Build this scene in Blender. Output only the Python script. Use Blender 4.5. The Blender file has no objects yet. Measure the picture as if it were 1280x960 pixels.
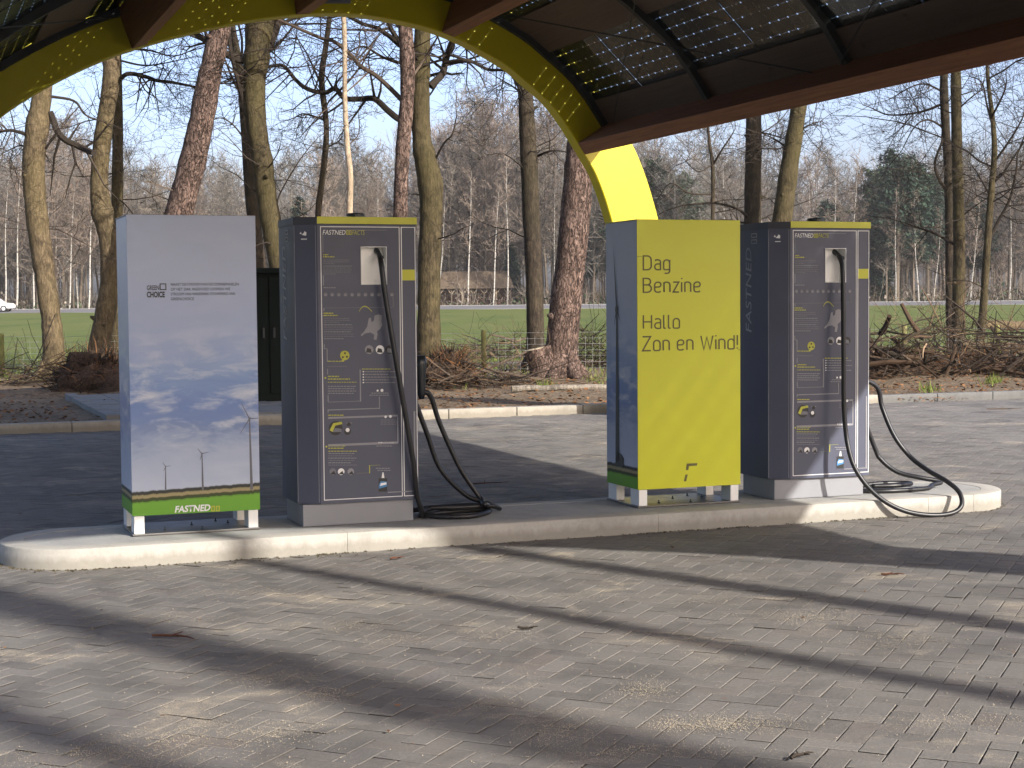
import bpy, bmesh, math, random
from math import sin, cos, tan, atan, radians, pi, sqrt
from mathutils import Vector as V, Matrix, noise
R = random.Random(7)
sc = bpy.context.scene
col = sc.collection

# ------------------------------------------------------------------ camera geometry
F_PX, CAM_H, PITCH, ROLL = 2013.0, 1.6, atan(104/2013.0), radians(0.5)
PHI = radians(20.7)                       # direction of the island, the boxes and the canopy
DX = V((cos(PHI), sin(PHI), 0)); DY = V((-sin(PHI), cos(PHI), 0)); UP = V((0, 0, 1))
CAMP = V((0, 0, CAM_H))
def ray(px, py):
    x = (px-640)/F_PX; y = -(py-480)/F_PX
    c, s = cos(ROLL), sin(ROLL)
    x, y = c*x+s*y, -s*x+c*y
    return V((x, cos(PITCH)+y*sin(PITCH), -sin(PITCH)+y*cos(PITCH)))
def on_ground(px, py, z=0.0):
    d = ray(px, py); return CAMP + d*((z-CAM_H)/d.z)
def at_depth(px, py, Y):
    d = ray(px, py); return CAMP + d*(Y/d.y)
def on_plane(px, py, p0, n):
    d = ray(px, py); return CAMP + d*((p0-CAMP).dot(n)/d.dot(n))

# ------------------------------------------------------------------ materials
def new_mat(name):
    m = bpy.data.materials.new(name); m.use_nodes = True
    nt = m.node_tree; b = nt.nodes['Principled BSDF']
    return m, nt, b
def N(nt, t, **kw):
    n = nt.nodes.new(t)
    for k, v in kw.items():
        if k in n.inputs: n.inputs[k].default_value = v
        else: setattr(n, k, v)
    return n
def ramp(nt, fac, stops, interp='LINEAR'):
    r = nt.nodes.new('ShaderNodeValToRGB'); r.color_ramp.interpolation = interp
    e = r.color_ramp.elements
    while len(e) < len(stops): e.new(0.5)
    for i, (p, c) in enumerate(stops):
        e[i].position = p; e[i].color = (*c, 1) if len(c) == 3 else c
    nt.links.new(fac, r.inputs['Fac']); return r.outputs['Color']
def mixc(nt, fac, a, b, mode='MIX'):
    m = nt.nodes.new('ShaderNodeMix'); m.data_type = 'RGBA'; m.blend_type = mode
    for sock, v in ((m.inputs['Factor'], fac), (m.inputs['A'], a), (m.inputs['B'], b)):
        pass
    ins = [m.inputs[0], m.inputs[6], m.inputs[7]]
    for s, v in zip(ins, (fac, a, b)):
        if hasattr(v, 'is_linked'): nt.links.new(v, s)
        elif isinstance(v, (int, float)): s.default_value = v
        else: s.default_value = (*v, 1)
    return m.outputs[2]
def coords(nt, kind='Object', scale=(1, 1, 1)):
    t = nt.nodes.new('ShaderNodeTexCoord'); mp = nt.nodes.new('ShaderNodeMapping')
    mp.inputs['Scale'].default_value = scale
    nt.links.new(t.outputs[kind], mp.inputs['Vector']); return mp.outputs['Vector']
def worldpos(nt, scale=(1, 1, 1)):
    g = nt.nodes.new('ShaderNodeNewGeometry'); mp = nt.nodes.new('ShaderNodeMapping')
    mp.inputs['Scale'].default_value = scale
    nt.links.new(g.outputs['Position'], mp.inputs['Vector']); return mp.outputs['Vector']
def nz(nt, vec, scale, detail=4, rough=.55, out='Fac', dist=0):
    n = N(nt, 'ShaderNodeTexNoise'); n.inputs['Scale'].default_value = scale
    n.inputs['Detail'].default_value = detail; n.inputs['Roughness'].default_value = rough
    n.inputs['Distortion'].default_value = dist
    nt.links.new(vec, n.inputs['Vector']); return n.outputs[out]
def bump(nt, b, h, strength=.3, dist=.02):
    n = nt.nodes.new('ShaderNodeBump'); n.inputs['Strength'].default_value = strength
    n.inputs['Distance'].default_value = dist
    nt.links.new(h, n.inputs['Height']); nt.links.new(n.outputs['Normal'], b.inputs['Normal'])
def simple(name, c, rough=.5, metal=0, var=.12, scale=6, bmp=0, coat=0, kind='Object'):
    m, nt, b = new_mat(name)
    v = coords(nt, kind)
    f = nz(nt, v, scale, 5, .6)
    lo = tuple(x*(1-var) for x in c); hi = tuple(min(1, x*(1+var)) for x in c)
    nt.links.new(ramp(nt, f, [(.3, lo), (.7, hi)]), b.inputs['Base Color'])
    b.inputs['Metallic'].default_value = metal
    rr = N(nt, 'ShaderNodeMapRange'); rr.inputs['To Min'].default_value = max(.03, rough-.08); rr.inputs['To Max'].default_value = min(1, rough+.08)
    nt.links.new(nz(nt, v, scale*2.3, 3), rr.inputs['Value']); nt.links.new(rr.outputs[0], b.inputs['Roughness'])
    if coat: b.inputs['Coat Weight'].default_value = coat; b.inputs['Coat Roughness'].default_value = .08
    if bmp: bump(nt, b, nz(nt, v, scale*6, 4), bmp, .01)
    return m

def mat_paver():
    m, nt, b = new_mat('concrete_paver')
    g = nt.nodes.new('ShaderNodeNewGeometry')
    p = worldpos(nt)
    base = ramp(nt, g.outputs['Random Per Island'], [(0, (.088, .081, .077)), (.3, (.145, .135, .128)), (.7, (.17, .158, .147)), (.9, (.150, .126, .112)), (1, (.21, .195, .18))])
    f1 = nz(nt, p, 60, 5, .7)
    c = mixc(nt, .35, base, ramp(nt, f1, [(.25, (.06, .057, .054)), (.75, (.30, .28, .26))]))
    # worn lighter and darker areas
    f2 = nz(nt, p, .8, 5, .6, dist=.4)
    c = mixc(nt, ramp(nt, f2, [(.34, (.0,)*3), (.68, (.62,)*3)]), c, (.215, .202, .178))
    f4 = nz(nt, p, 1.7, 4, .6, dist=.8)
    c = mixc(nt, ramp(nt, f4, [(.47, (.0,)*3), (.72, (.62,)*3)]), c, (.075, .07, .066))
    # drifts of yellow sand
    mp = worldpos(nt, (1.0, 1.35, 1))
    f3 = nz(nt, mp, 1.15, 6, .68, dist=.6)
    grain = nz(nt, p, 170, 3, .8)
    ma = N(nt, 'ShaderNodeMath', operation='MULTIPLY_ADD'); ma.inputs[1].default_value = .42
    ma.inputs[1].default_value = .55; nt.links.new(grain, ma.inputs[0]); nt.links.new(f3, ma.inputs[2])
    sandm = ramp(nt, ma.outputs[0], [(.875, (0,)*3), (.935, (.9,)*3)])
    c = mixc(nt, sandm, c, mixc(nt, grain, (.22, .185, .14), (.47, .41, .32)))
    nt.links.new(c, b.inputs['Base Color'])
    b.inputs['Roughness'].default_value = .82; b.inputs['Specular IOR Level'].default_value = .35
    bump(nt, b, f1, .5, .006)
    return m
def mat_sandbed():
    m, nt, b = new_mat('joint_sand')
    p = worldpos(nt)
    f = nz(nt, p, 2.2, 5, .7); g = nz(nt, p, 190, 3, .8)
    c = mixc(nt, g, ramp(nt, f, [(.3, (.035, .031, .028)), (.5, (.085, .076, .066)), (.68, (.24, .21, .165))]), (.20, .175, .145))
    nt.links.new(c, b.inputs['Base Color']); b.inputs['Roughness'].default_value = .95
    bump(nt, b, g, .6, .006); return m
def mat_concrete(name, c, dirt=.5):
    m, nt, b = new_mat(name)
    p = worldpos(nt); f = nz(nt, p, 3, 6, .65); g = nz(nt, p, 45, 5, .7)
    dk = tuple(x*.62 for x in c); lt = tuple(min(1, x*1.15) for x in c)
    a = ramp(nt, f, [(.25, dk), (.5, c), (.75, lt)])
    a = mixc(nt, .3, a, ramp(nt, g, [(.3, dk), (.7, lt)]))
    # dirt that gathers at the foot of the upright faces
    sp = nt.nodes.new('ShaderNodeSeparateXYZ'); nt.links.new(p, sp.inputs[0])
    st = nz(nt, worldpos(nt, (14, 14, 1.5)), 1, 4)
    ma = N(nt, 'ShaderNodeMath', operation='MULTIPLY_ADD'); ma.inputs[1].default_value = -.09
    nt.links.new(st, ma.inputs[0]); nt.links.new(sp.outputs[2], ma.inputs[2])
    fl = ramp(nt, ma.outputs[0], [(.0, (dirt,)*3), (.045, (0,)*3)])
    a = mixc(nt, fl, a, tuple(x*.5 for x in (c[0], c[1]*.96, c[2]*.85)))
    nt.links.new(a, b.inputs['Base Color']); b.inputs['Roughness'].default_value = .85
    bump(nt, b, g, .35, .004); return m
def mat_soil(name, cols, scale=1.0, b2=.8):
    m, nt, b = new_mat(name)
    p = worldpos(nt)
    f = nz(nt, p, .6*scale, 6, .7, dist=.5); g = nz(nt, p, 14*scale, 6, .75); v = N(nt, 'ShaderNodeTexVoronoi'); v.inputs['Scale'].default_value = 22*scale
    nt.links.new(p, v.inputs['Vector'])
    a = ramp(nt, f, [(.28, cols[0]), (.5, cols[1]), (.72, cols[2])])
    a = mixc(nt, ramp(nt, g, [(.35, (0,)*3), (.7, (.75,)*3)]), a, cols[3])
    hs = N(nt, 'ShaderNodeHueSaturation'); sp = nt.nodes.new('ShaderNodeSeparateXYZ'); nt.links.new(v.outputs['Color'], sp.inputs[0])
    mr = N(nt, 'ShaderNodeMapRange'); mr.inputs['To Min'].default_value = .55; mr.inputs['To Max'].default_value = 1.45
    nt.links.new(sp.outputs[0], mr.inputs['Value']); nt.links.new(mr.outputs[0], hs.inputs['Value']); nt.links.new(a, hs.inputs['Color'])
    nt.links.new(hs.outputs[0], b.inputs['Base Color']); b.inputs['Roughness'].default_value = .95
    bump(nt, b, g, b2, .05); return m
def mat_field():
    m, nt, b = new_mat('field_grass')
    p = worldpos(nt)
    f = nz(nt, worldpos(nt, (1, .22, 1)), .35, 8, .72); g = nz(nt, worldpos(nt, (1, .3, 1)), 5, 6, .75)
    a = ramp(nt, f, [(.3, (.055, .085, .014)), (.46, (.095, .128, .02)), (.55, (.112, .132, .027)), (.72, (.15, .145, .045))])
    a = mixc(nt, ramp(nt, g, [(.4, (0,)*3), (.75, (.5,)*3)]), a, (.165, .155, .06))
    nt.links.new(a, b.inputs['Base Color']); b.inputs['Roughness'].default_value = .9; b.inputs['Specular IOR Level'].default_value = .2
    bump(nt, b, g, .8, .06); return m
def mat_bark(name, dark, mid, lite, moss=None, plates=0, scale=1.0):
    m, nt, b = new_mat(name)
    v = coords(nt, 'Object', (1, 1, .22 if not plates else .3))
    f = nz(nt, v, 16*scale, 6, .7, dist=.6); f2 = nz(nt, coords(nt, 'Object', (1, 1, .5)), 1.1, 5, .6)
    h = f
    if plates:
        vo = N(nt, 'ShaderNodeTexVoronoi', feature='DISTANCE_TO_EDGE'); vo.inputs['Scale'].default_value = 11*scale
        w = nz(nt, v, 7, 4, .6, out='Color')
        mx = mixc(nt, .22, v, w); nt.links.new(mx, vo.inputs['Vector'])
        pl = ramp(nt, vo.outputs['Distance'], [(.0, (0,)*3), (.12, (1,)*3)])
        vc = N(nt, 'ShaderNodeTexVoronoi'); vc.inputs['Scale'].default_value = 11*scale; nt.links.new(mx, vc.inputs['Vector'])
        sp = nt.nodes.new('ShaderNodeSeparateXYZ'); nt.links.new(vc.outputs['Color'], sp.inputs[0])
        a = ramp(nt, sp.outputs[0], [(0, mid), (.6, mid), (1, lite)])
        a = mixc(nt, .35, a, ramp(nt, f, [(.3, dark), (.7, lite)]))
        a = mixc(nt, pl, dark, a)
        h = pl
    else:
        a = ramp(nt, f, [(.3, dark), (.5, mid), (.72, lite)])
    f3 = nz(nt, coords(nt, 'Object', (1, 1, .55)), 5.5*scale, 6, .75, dist=.8)
    a = mixc(nt, ramp(nt, f3, [(.40, (.75,)*3), (.56, (0,)*3)]), a, dark)
    f5 = nz(nt, coords(nt, 'Object', (1, 1, .8)), 2.3*scale, 5, .7)
    a = mixc(nt, ramp(nt, f5, [(.5, (0,)*3), (.72, (.5,)*3)]), a, lite)
    if moss:
        a = mixc(nt, ramp(nt, f2, [(.42, (0,)*3), (.66, (.6,)*3)]), a, moss)
    nt.links.new(a, b.inputs['Base Color']); b.inputs['Roughness'].default_value = .92; b.inputs['Specular IOR Level'].default_value = .2
    bump(nt, b, h, .9, .03); return m
def mat_birch():
    m, nt, b = new_mat('birch_bark')
    v = coords(nt, 'Object', (1, 1, 3)); f = nz(nt, v, 1.6, 4, .7)
    a = ramp(nt, f, [(.36, (.03, .027, .025)), (.44, (.38, .36, .32)), (.7, (.54, .51, .46))])
    nt.links.new(a, b.inputs['Base Color']); b.inputs['Roughness'].default_value = .8; return m
def mat_tinted(name, c, rough=.9):      # many small pieces, each a little different
    m, nt, b = new_mat(name)
    g = nt.nodes.new('ShaderNodeNewGeometry')
    o = nt.nodes.new('ShaderNodeObjectInfo')
    a = ramp(nt, g.outputs['Random Per Island'], [(0, tuple(x*.45 for x in c)), (.5, c), (1, tuple(x*1.6 for x in c))])
    hs = N(nt, 'ShaderNodeHueSaturation')
    mr = N(nt, 'ShaderNodeMapRange'); mr.inputs['To Min'].default_value = .75; mr.inputs['To Max'].default_value = 1.3
    nt.links.new(o.outputs['Random'], mr.inputs['Value']); nt.links.new(mr.outputs[0], hs.inputs['Value'])
    nt.links.new(a, hs.inputs['Color']); nt.links.new(hs.outputs[0], b.inputs['Base Color'])
    b.inputs['Roughness'].default_value = rough; b.inputs['Specular IOR Level'].default_value = .15; return m
def mat_wood(name, a0, a1):
    m, nt, b = new_mat(name)
    v = coords(nt, 'Object', (30, 1.2, 30)); f = nz(nt, v, 1, 5, .6, dist=.3)
    g = nz(nt, coords(nt, 'Object', (1, 1, 1)), 9, 3)
    c = ramp(nt, f, [(.3, a0), (.7, a1)])
    c = mixc(nt, ramp(nt, g, [(.66, (0,)*3), (.74, (.6,)*3)]), c, tuple(x*.4 for x in a0))
    nt.links.new(c, b.inputs['Base Color']); b.inputs['Roughness'].default_value = .6; return m
def mat_glass():
    m, nt, b = new_mat('clear_glass'); nt.nodes.remove(b)
    t = N(nt, 'ShaderNodeBsdfTransparent'); t.inputs[0].default_value = (.82, .85, .85, 1)
    g = N(nt, 'ShaderNodeBsdfGlossy'); g.inputs['Roughness'].default_value = .05; g.inputs[0].default_value = (.9, .9, .9, 1)
    x = nt.nodes.new('ShaderNodeMixShader'); x.inputs[0].default_value = .05
    nt.links.new(t.outputs[0], x.inputs[1]); nt.links.new(g.outputs[0], x.inputs[2])
    nt.links.new(x.outputs[0], nt.nodes['Material Output'].inputs['Surface']); return m
def mat_print(side=False):
    """A photograph of clouds over a field, printed on the sheet (object z runs up the sheet)."""
    m, nt, b = new_mat('printed_cloud_photo_side' if side else 'printed_cloud_photo')
    t = nt.nodes.new('ShaderNodeTexCoord'); sp = nt.nodes.new('ShaderNodeSeparateXYZ'); nt.links.new(t.outputs['Object'], sp.inputs[0])
    z = N(nt, 'ShaderNodeMapRange'); z.inputs['From Min'].default_value = .13; z.inputs['From Max'].default_value = 2.03
    nt.links.new(sp.outputs[2], z.inputs['Value'])
    wob = N(nt, 'ShaderNodeMath', operation='MULTIPLY_ADD'); wob.inputs[1].default_value = .22
    cl = nz(nt, coords(nt, 'Object', (1.6, 1.6, 4.5)), 1.7, 6, .6, dist=.5)
    sh = N(nt, 'ShaderNodeMath', operation='ADD'); sh.inputs[1].default_value = -.11
    nt.links.new(cl, wob.inputs[0]); nt.links.new(z.outputs[0], wob.inputs[2]); nt.links.new(wob.outputs[0], sh.inputs[0])
    sky = ramp(nt, sh.outputs[0], [(.08, (.46, .51, .62)), (.20, (.37, .43, .56)), (.28, (.19, .26, .44)), (.36, (.145, .23, .47)), (.45, (.21, .31, .53)), (.58, (.34, .41, .60)), (.80, (.395, .455, .61)), (1, (.36, .42, .575))])
    puff = nz(nt, coords(nt, 'Object', (1.2, 1.2, 3.4)), 2.9, 7, .62, dist=.4)
    band = ramp(nt, z.outputs[0], [(.18, (0,)*3), (.30, (1,)*3), (.5, (.8,)*3), (.64, (.1,)*3)])
    pm = mixc(nt, 1, ramp(nt, puff, [(.48, (0,)*3), (.70, (.9,)*3)]), band, 'MULTIPLY')
    sky = mixc(nt, pm, sky, (.62, .64, .68))
    # land
    ln = N(nt, 'ShaderNodeMath', operation='MULTIPLY_ADD'); ln.inputs[1].default_value = .014
    hn = nz(nt, coords(nt, 'Object', (9, 9, .01)), 2, 4, .7); nt.links.new(hn, ln.inputs[0]); nt.links.new(z.outputs[0], ln.inputs[2])
    tilt = N(nt, 'ShaderNodeMath', operation='MULTIPLY_ADD'); tilt.inputs[1].default_value = -.014
    nt.links.new(sp.outputs[0], tilt.inputs[0]); nt.links.new(ln.outputs[0], tilt.inputs[2])
    land = ramp(nt, tilt.outputs[0], [(.0, (.13, .33, .03)), (.050, (.15, .36, .035)), (.054, (.035, .06, .015)), (.063, (.05, .06, .02)), (.065, (.33, .27, .14)), (.075, (.30, .26, .13)), (.077, (.03, .033, .03)), (.088, (.03, .033, .03))], 'LINEAR')
    c = mixc(nt, ramp(nt, tilt.outputs[0], [(.087, (0,)*3), (.090, (1,)*3)]), land, sky)
    nt.links.new(c, b.inputs['Base Color']); b.inputs['Roughness'].default_value = .32
    b.inputs['Specular IOR Level'].default_value = .4
    return m

M = {}
M['paver'] = mat_paver(); M['bed'] = mat_sandbed()
M['island'] = mat_concrete('island_concrete', (.41, .39, .35), .6)
M['islandtop'] = mat_concrete('island_top_concrete', (.375, .37, .35), 0)
M['kerb'] = mat_concrete('kerb_concrete', (.36, .33, .28), .5)
M['kerbdark'] = mat_concrete('dark_kerb_concrete', (.15, .15, .145), .3)
M['slab'] = mat_concrete('slab_concrete', (.2, .2, .195), 0)
M['litter'] = mat_soil('leaf_strewn_soil', ((.11, .068, .038), (.20, .135, .078), (.29, .225, .155), (.075, .06, .03)))
M['floor'] = mat_soil('wood_floor', ((.04, .032, .018), (.07, .055, .03), (.09, .075, .03), (.045, .05, .018)), .25)
M['base'] = mat_soil('bare_earth', ((.1, .08, .05), (.13, .11, .07), (.14, .125, .07), (.07, .075, .03)), .3, .3)
M['field'] = mat_field()
M['asphalt'] = simple('asphalt', (.15, .145, .15), .9, var=.15, scale=3)
M['white'] = simple('white_paint', (.75, .75, .73), .5, var=.05)
M['oak'] = mat_bark('oak_bark', (.034, .026, .017), (.138, .102, .060), (.245, .188, .112), (.13, .104, .045), scale=1.7)
M['mossy'] = mat_bark('mossy_bark', (.022, .018, .011), (.075, .058, .032), (.14, .11, .06), (.082, .07, .026), scale=1.7)
M['pinebark'] = mat_bark('pine_bark', (.03, .021, .018), (.145, .094, .073), (.30, .21, .17), None, 1, 2.0)
M['darkbark'] = mat_bark('dark_bark', (.018, .015, .012), (.055, .042, .03), (.11, .084, .06), (.055, .048, .025), scale=1.7)
M['palebark'] = mat_bark('pale_bare_wood', (.2, .15, .1), (.42, .33, .23), (.55, .46, .34))
M['birch'] = mat_birch()
M['twig'] = mat_tinted('twig_brown', (.075, .056, .042))
M['twigdark'] = mat_tinted('twig_dark', (.035, .028, .022))
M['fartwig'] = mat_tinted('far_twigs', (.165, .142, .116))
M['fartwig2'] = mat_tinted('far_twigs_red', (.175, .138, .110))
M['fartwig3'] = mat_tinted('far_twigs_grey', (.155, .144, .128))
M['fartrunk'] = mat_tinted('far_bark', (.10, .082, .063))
M['needle'] = mat_tinted('pine_needles', (.046, .068, .034))
M['needle2'] = mat_tinted('spruce_needles', (.034, .056, .038))
M['leaf'] = mat_tinted('dead_leaves', (.2, .1, .045))
M['flake'] = mat_tinted('bark_flake', (.10, .045, .028))
M['blade'] = mat_tinted('grass_blades', (.12, .15, .035))
M['stick'] = mat_tinted('dead_sticks', (.075, .048, .03))
M['stickpale'] = mat_tinted('pale_sticks', (.17, .115, .072))
M['rootearth'] = mat_soil('root_earth', ((.03, .018, .012), (.07, .04, .022), (.14, .075, .04), (.02, .014, .01)), 2)
M['greylog'] = mat_bark('weathered_log', (.09, .078, .065), (.24, .21, .17), (.36, .32, .27), scale=1.5)
M['cutwood'] = simple('cut_wood', (.42, .34, .22), .8, var=.25, scale=12)
M['post'] = mat_bark('fence_post_wood', (.13, .12, .05), (.27, .25, .10), (.38, .34, .16), (.22, .24, .07))
M['wire'] = simple('fence_wire', (.45, .45, .44), .45, .6)
M['yellow'] = simple('yellow_paint', (.58, .49, .005), .38, var=.02, scale=3)
M['glulam'] = mat_wood('red_brown_timber', (.17, .062, .026), (.32, .13, .055))
M['board'] = mat_wood('dark_roof_board', (.085, .058, .042), (.12, .082, .06))
M['rail'] = simple('dark_steel', (.045, .05, .052), .55, .5, var=.15)
M['tape'] = simple('module_edge', (.03, .03, .032), .5)
M['cell'] = simple('solar_cell', (.012, .012, .016), .3, var=.2)
M['glass'] = mat_glass()
M['chg'] = simple('grey_blue_metal', (.062, .069, .106), .5, var=.06, scale=2)
M['chgdark'] = simple('darker_grey_metal', (.04, .044, .056), .5, var=.06, scale=2)
M['plinth'] = simple('grey_plinth', (.23, .235, .255), .5, var=.05, scale=3)
M['lime'] = simple('lime_vinyl', (.50, .50, .015), .4, var=.03)
M['limepanel'] = simple('lime_panel', (.60, .61, .020), .34, var=.025, scale=1.2)
M['limetext'] = simple('lime_ink', (.42, .42, .04), .5)
M['vinyl'] = simple('white_vinyl', (.78, .78, .77), .4, var=.03)
M['flank'] = simple('flank_ink', (.36, .36, .37), .5)
M['ghost'] = simple('grey_ink', (.24, .24, .26), .5)
M['ghost2'] = simple('faint_ink', (.145, .147, .175), .5)
M['turbineink'] = simple('turbine_ink', (.12, .12, .14), .5)
M['ink'] = simple('dark_ink', (.028, .03, .026), .5)
M['olive'] = simple('olive_ink', (.11, .10, .02), .5)
M['inkblue'] = simple('blue_ink', (.05, .2, .42), .5)
M['black'] = simple('black_ink', (.012, .012, .012), .5)
M['recess'] = simple('pale_grey_plastic', (.9, .9, .88), .45, var=.03)
M['rubber'] = simple('black_rubber', (.012, .012, .014), .42, var=.2)
M['plastic'] = simple('black_plastic', (.015, .02, .026), .35)
M['alu'] = simple('brushed_aluminium', (.78, .78, .77), .4, .25, var=.05)
M['mirror'] = simple('polished_steel', (.15, .145, .14), .42, .8, var=.06)
M['cloud'] = mat_print(); M['cloudside'] = mat_print(True)
M['darkgreen'] = simple('dark_green_metal', (.005, .009, .007), .75)
M['darkgreen'].node_tree.nodes['Principled BSDF'].inputs['Specular IOR Level'].default_value = .15
M['roofing'] = mat_bark('shed_roof', (.075, .055, .038), (.145, .105, .07), (.19, .145, .10))
M['brickwall'] = simple('red_wall', (.16, .09, .065), .9, var=.3, scale=4)
M['carwhite'] = simple('white_car_paint', (.8, .8, .8), .25, coat=.5, var=.02)
M['carglass'] = simple('dark_car_glass', (.02, .022, .026), .08)
M['tyre'] = simple('tyre_rubber', (.02, .02, .02), .8)
M['lampgrey'] = simple('grey_lamp_box', (.16, .17, .19), .5)

# ------------------------------------------------------------------ mesh helpers
def tag(o, label=None, cat=None, group=None, kind=None):
    if label: o['label'] = label
    if cat: o['category'] = cat
    if group: o['group'] = group
    if kind: o['kind'] = kind
    return o
def empty(name, loc, rz=0, label=None, cat=None, group=None):
    o = bpy.data.objects.new(name, None); col.objects.link(o)
    o.location = loc; o.rotation_euler = (0, 0, rz); o.empty_display_size = .2
    return tag(o, label, cat, group)
class MB:
    def __init__(s): s.v = []; s.f = []; s.m = []; s.ci = 0
    def poly(s, pts):
        n = len(s.v); s.v += [tuple(p) for p in pts]; s.f.append(tuple(range(n, n+len(pts)))); s.m.append(s.ci)
    def raw(s, vs, fs):
        n = len(s.v); s.v += vs
        for f in fs: s.f.append(tuple(i+n for i in f)); s.m.append(s.ci)
    def box(s, lo, hi, mat=None):
        (x0, y0, z0), (x1, y1, z1) = lo, hi
        vs = [V(p) for p in ((x0,y0,z0),(x1,y0,z0),(x1,y1,z0),(x0,y1,z0),(x0,y0,z1),(x1,y0,z1),(x1,y1,z1),(x0,y1,z1))]
        if mat: vs = [mat @ p for p in vs]
        s.raw([tuple(p) for p in vs], [(0,3,2,1),(4,5,6,7),(0,1,5,4),(1,2,6,5),(2,3,7,6),(3,0,4,7)])
    def bar(s, a, b, w, h, up=UP):
        a, b = V(a), V(b); d = (b-a); L = d.length; d.normalize()
        x = d.cross(up).normalized(); z = x.cross(d)
        m = Matrix((x, d, z)).transposed().to_4x4(); m.translation = a
        s.box((-w/2, 0, -h/2), (w/2, L, h/2), m)
    def prism(s, pts, z0, z1, mat=None):
        n = len(pts)
        vs = [V((x, y, z0)) for x, y in pts] + [V((x, y, z1)) for x, y in pts]
        if mat: vs = [mat @ p for p in vs]
        fs = [tuple(reversed(range(n))), tuple(range(n, 2*n))] + [(i, (i+1) % n, n+(i+1) % n, n+i) for i in range(n)]
        s.raw([tuple(p) for p in vs], fs)
    def tube(s, pts, rad, k=6, cap=True):
        n = len(pts)
        if n < 2: return
        if isinstance(rad, (int, float)): rad = [rad]*n
        base = len(s.v); nx = None
        for i in range(n):
            d = (pts[min(i+1, n-1)] - pts[max(i-1, 0)])
            if d.length < 1e-9: d = V((0, 0, 1))
            d.normalize()
            if nx is None:
                nx = d.cross(V((0, 0, 1)) if abs(d.z) < .9 else V((1, 0, 0))).normalized()
            else:
                nx = (nx - d*nx.dot(d))
                nx = nx.normalized() if nx.length > 1e-6 else d.cross(V((1, 0, .3))).normalized()
            b = d.cross(nx); r = rad[i]; p = pts[i]
            for j in range(k):
                a = 2*pi*j/k; ca, sa = cos(a)*r, sin(a)*r
                s.v.append((p.x+nx.x*ca+b.x*sa, p.y+nx.y*ca+b.y*sa, p.z+nx.z*ca+b.z*sa))
        for i in range(n-1):
            for j in range(k):
                a = base+i*k+j; c = base+i*k+(j+1) % k
                s.f.append((a, c, c+k, a+k)); s.m.append(s.ci)
        if cap and k > 3:
            s.f.append(tuple(base+j for j in reversed(range(k)))); s.m.append(s.ci)
            s.f.append(tuple(base+(n-1)*k+j for j in range(k))); s.m.append(s.ci)
    def build(s, name, mats, parent=None, smooth=False, loc=None, rz=None, bevel=0):
        me = bpy.data.meshes.new(name); me.from_pydata(s.v, [], s.f)
        if not isinstance(mats, (list, tuple)): mats = [mats]
        for m in mats: me.materials.append(m)
        if len(mats) > 1: me.polygons.foreach_set('material_index', s.m)
        if smooth: me.polygons.foreach_set('use_smooth', [True]*len(s.f))
        me.update()
        o = bpy.data.objects.new(name, me); col.objects.link(o)
        if parent: o.parent = parent
        if loc is not None: o.location = loc
        if rz is not None: o.rotation_euler = (0, 0, rz)
        if bevel:
            b = o.modifiers.new('edge', 'BEVEL'); b.width = bevel; b.segments = 2; b.limit_method = 'ANGLE'; b.angle_limit = radians(40)
        return o
def copy_tree(o, parent=None, skip=()):
    c = o.copy(); col.objects.link(c); c.parent = parent
    for ch in list(o.children):
        if ch.name.split('.')[0] not in skip: copy_tree(ch, c, skip)
    return c
def spline(pts, n=8):
    out = []
    P = [pts[0]*2-pts[1]] + list(pts) + [pts[-1]*2-pts[-2]]
    for i in range(1, len(P)-2):
        a, b, c, d = P[i-1], P[i], P[i+1], P[i+2]
        for k in range(n):
            t = k/n
            out.append(.5*((2*b)+(c-a)*t+(2*a-5*b+4*c-d)*t*t+(3*b-a-3*c+d)*t**3))
    out.append(pts[-1].copy()); return out
def text_obj(body, size, mat, parent, name='lettering', width=None, loc=(0, 0, 0), rot=(pi/2, 0, 0), shear=0, bold=0, height=None, spacing=1.0):
    """Flat lettering as a mesh, x to the right and y up before rot; scaled to the given width and cap height."""
    cu = bpy.data.curves.new(name, 'FONT'); cu.body = body; cu.size = size; cu.shear = shear; cu.offset = bold; cu.space_character = spacing
    cu.fill_mode = 'FRONT'; cu.resolution_u = 3
    t = bpy.data.objects.new(name, cu); me = bpy.data.meshes.new_from_object(t)
    bpy.data.objects.remove(t)
    xs = [v.co.x for v in me.vertices]; ys = [v.co.y for v in me.vertices]
    sx = (width/(max(xs)-min(xs))) if width else 1
    sy = (height/(max(ys)-min(ys))) if height else sx
    x0 = min(xs)
    for v in me.vertices: v.co.x = (v.co.x-x0)*sx; v.co.y *= sy
    me.materials.clear(); me.materials.append(mat)
    o = bpy.data.objects.new(name, me); col.objects.link(o); o.parent = parent; o.location = loc; o.rotation_euler = rot
    return o

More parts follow.
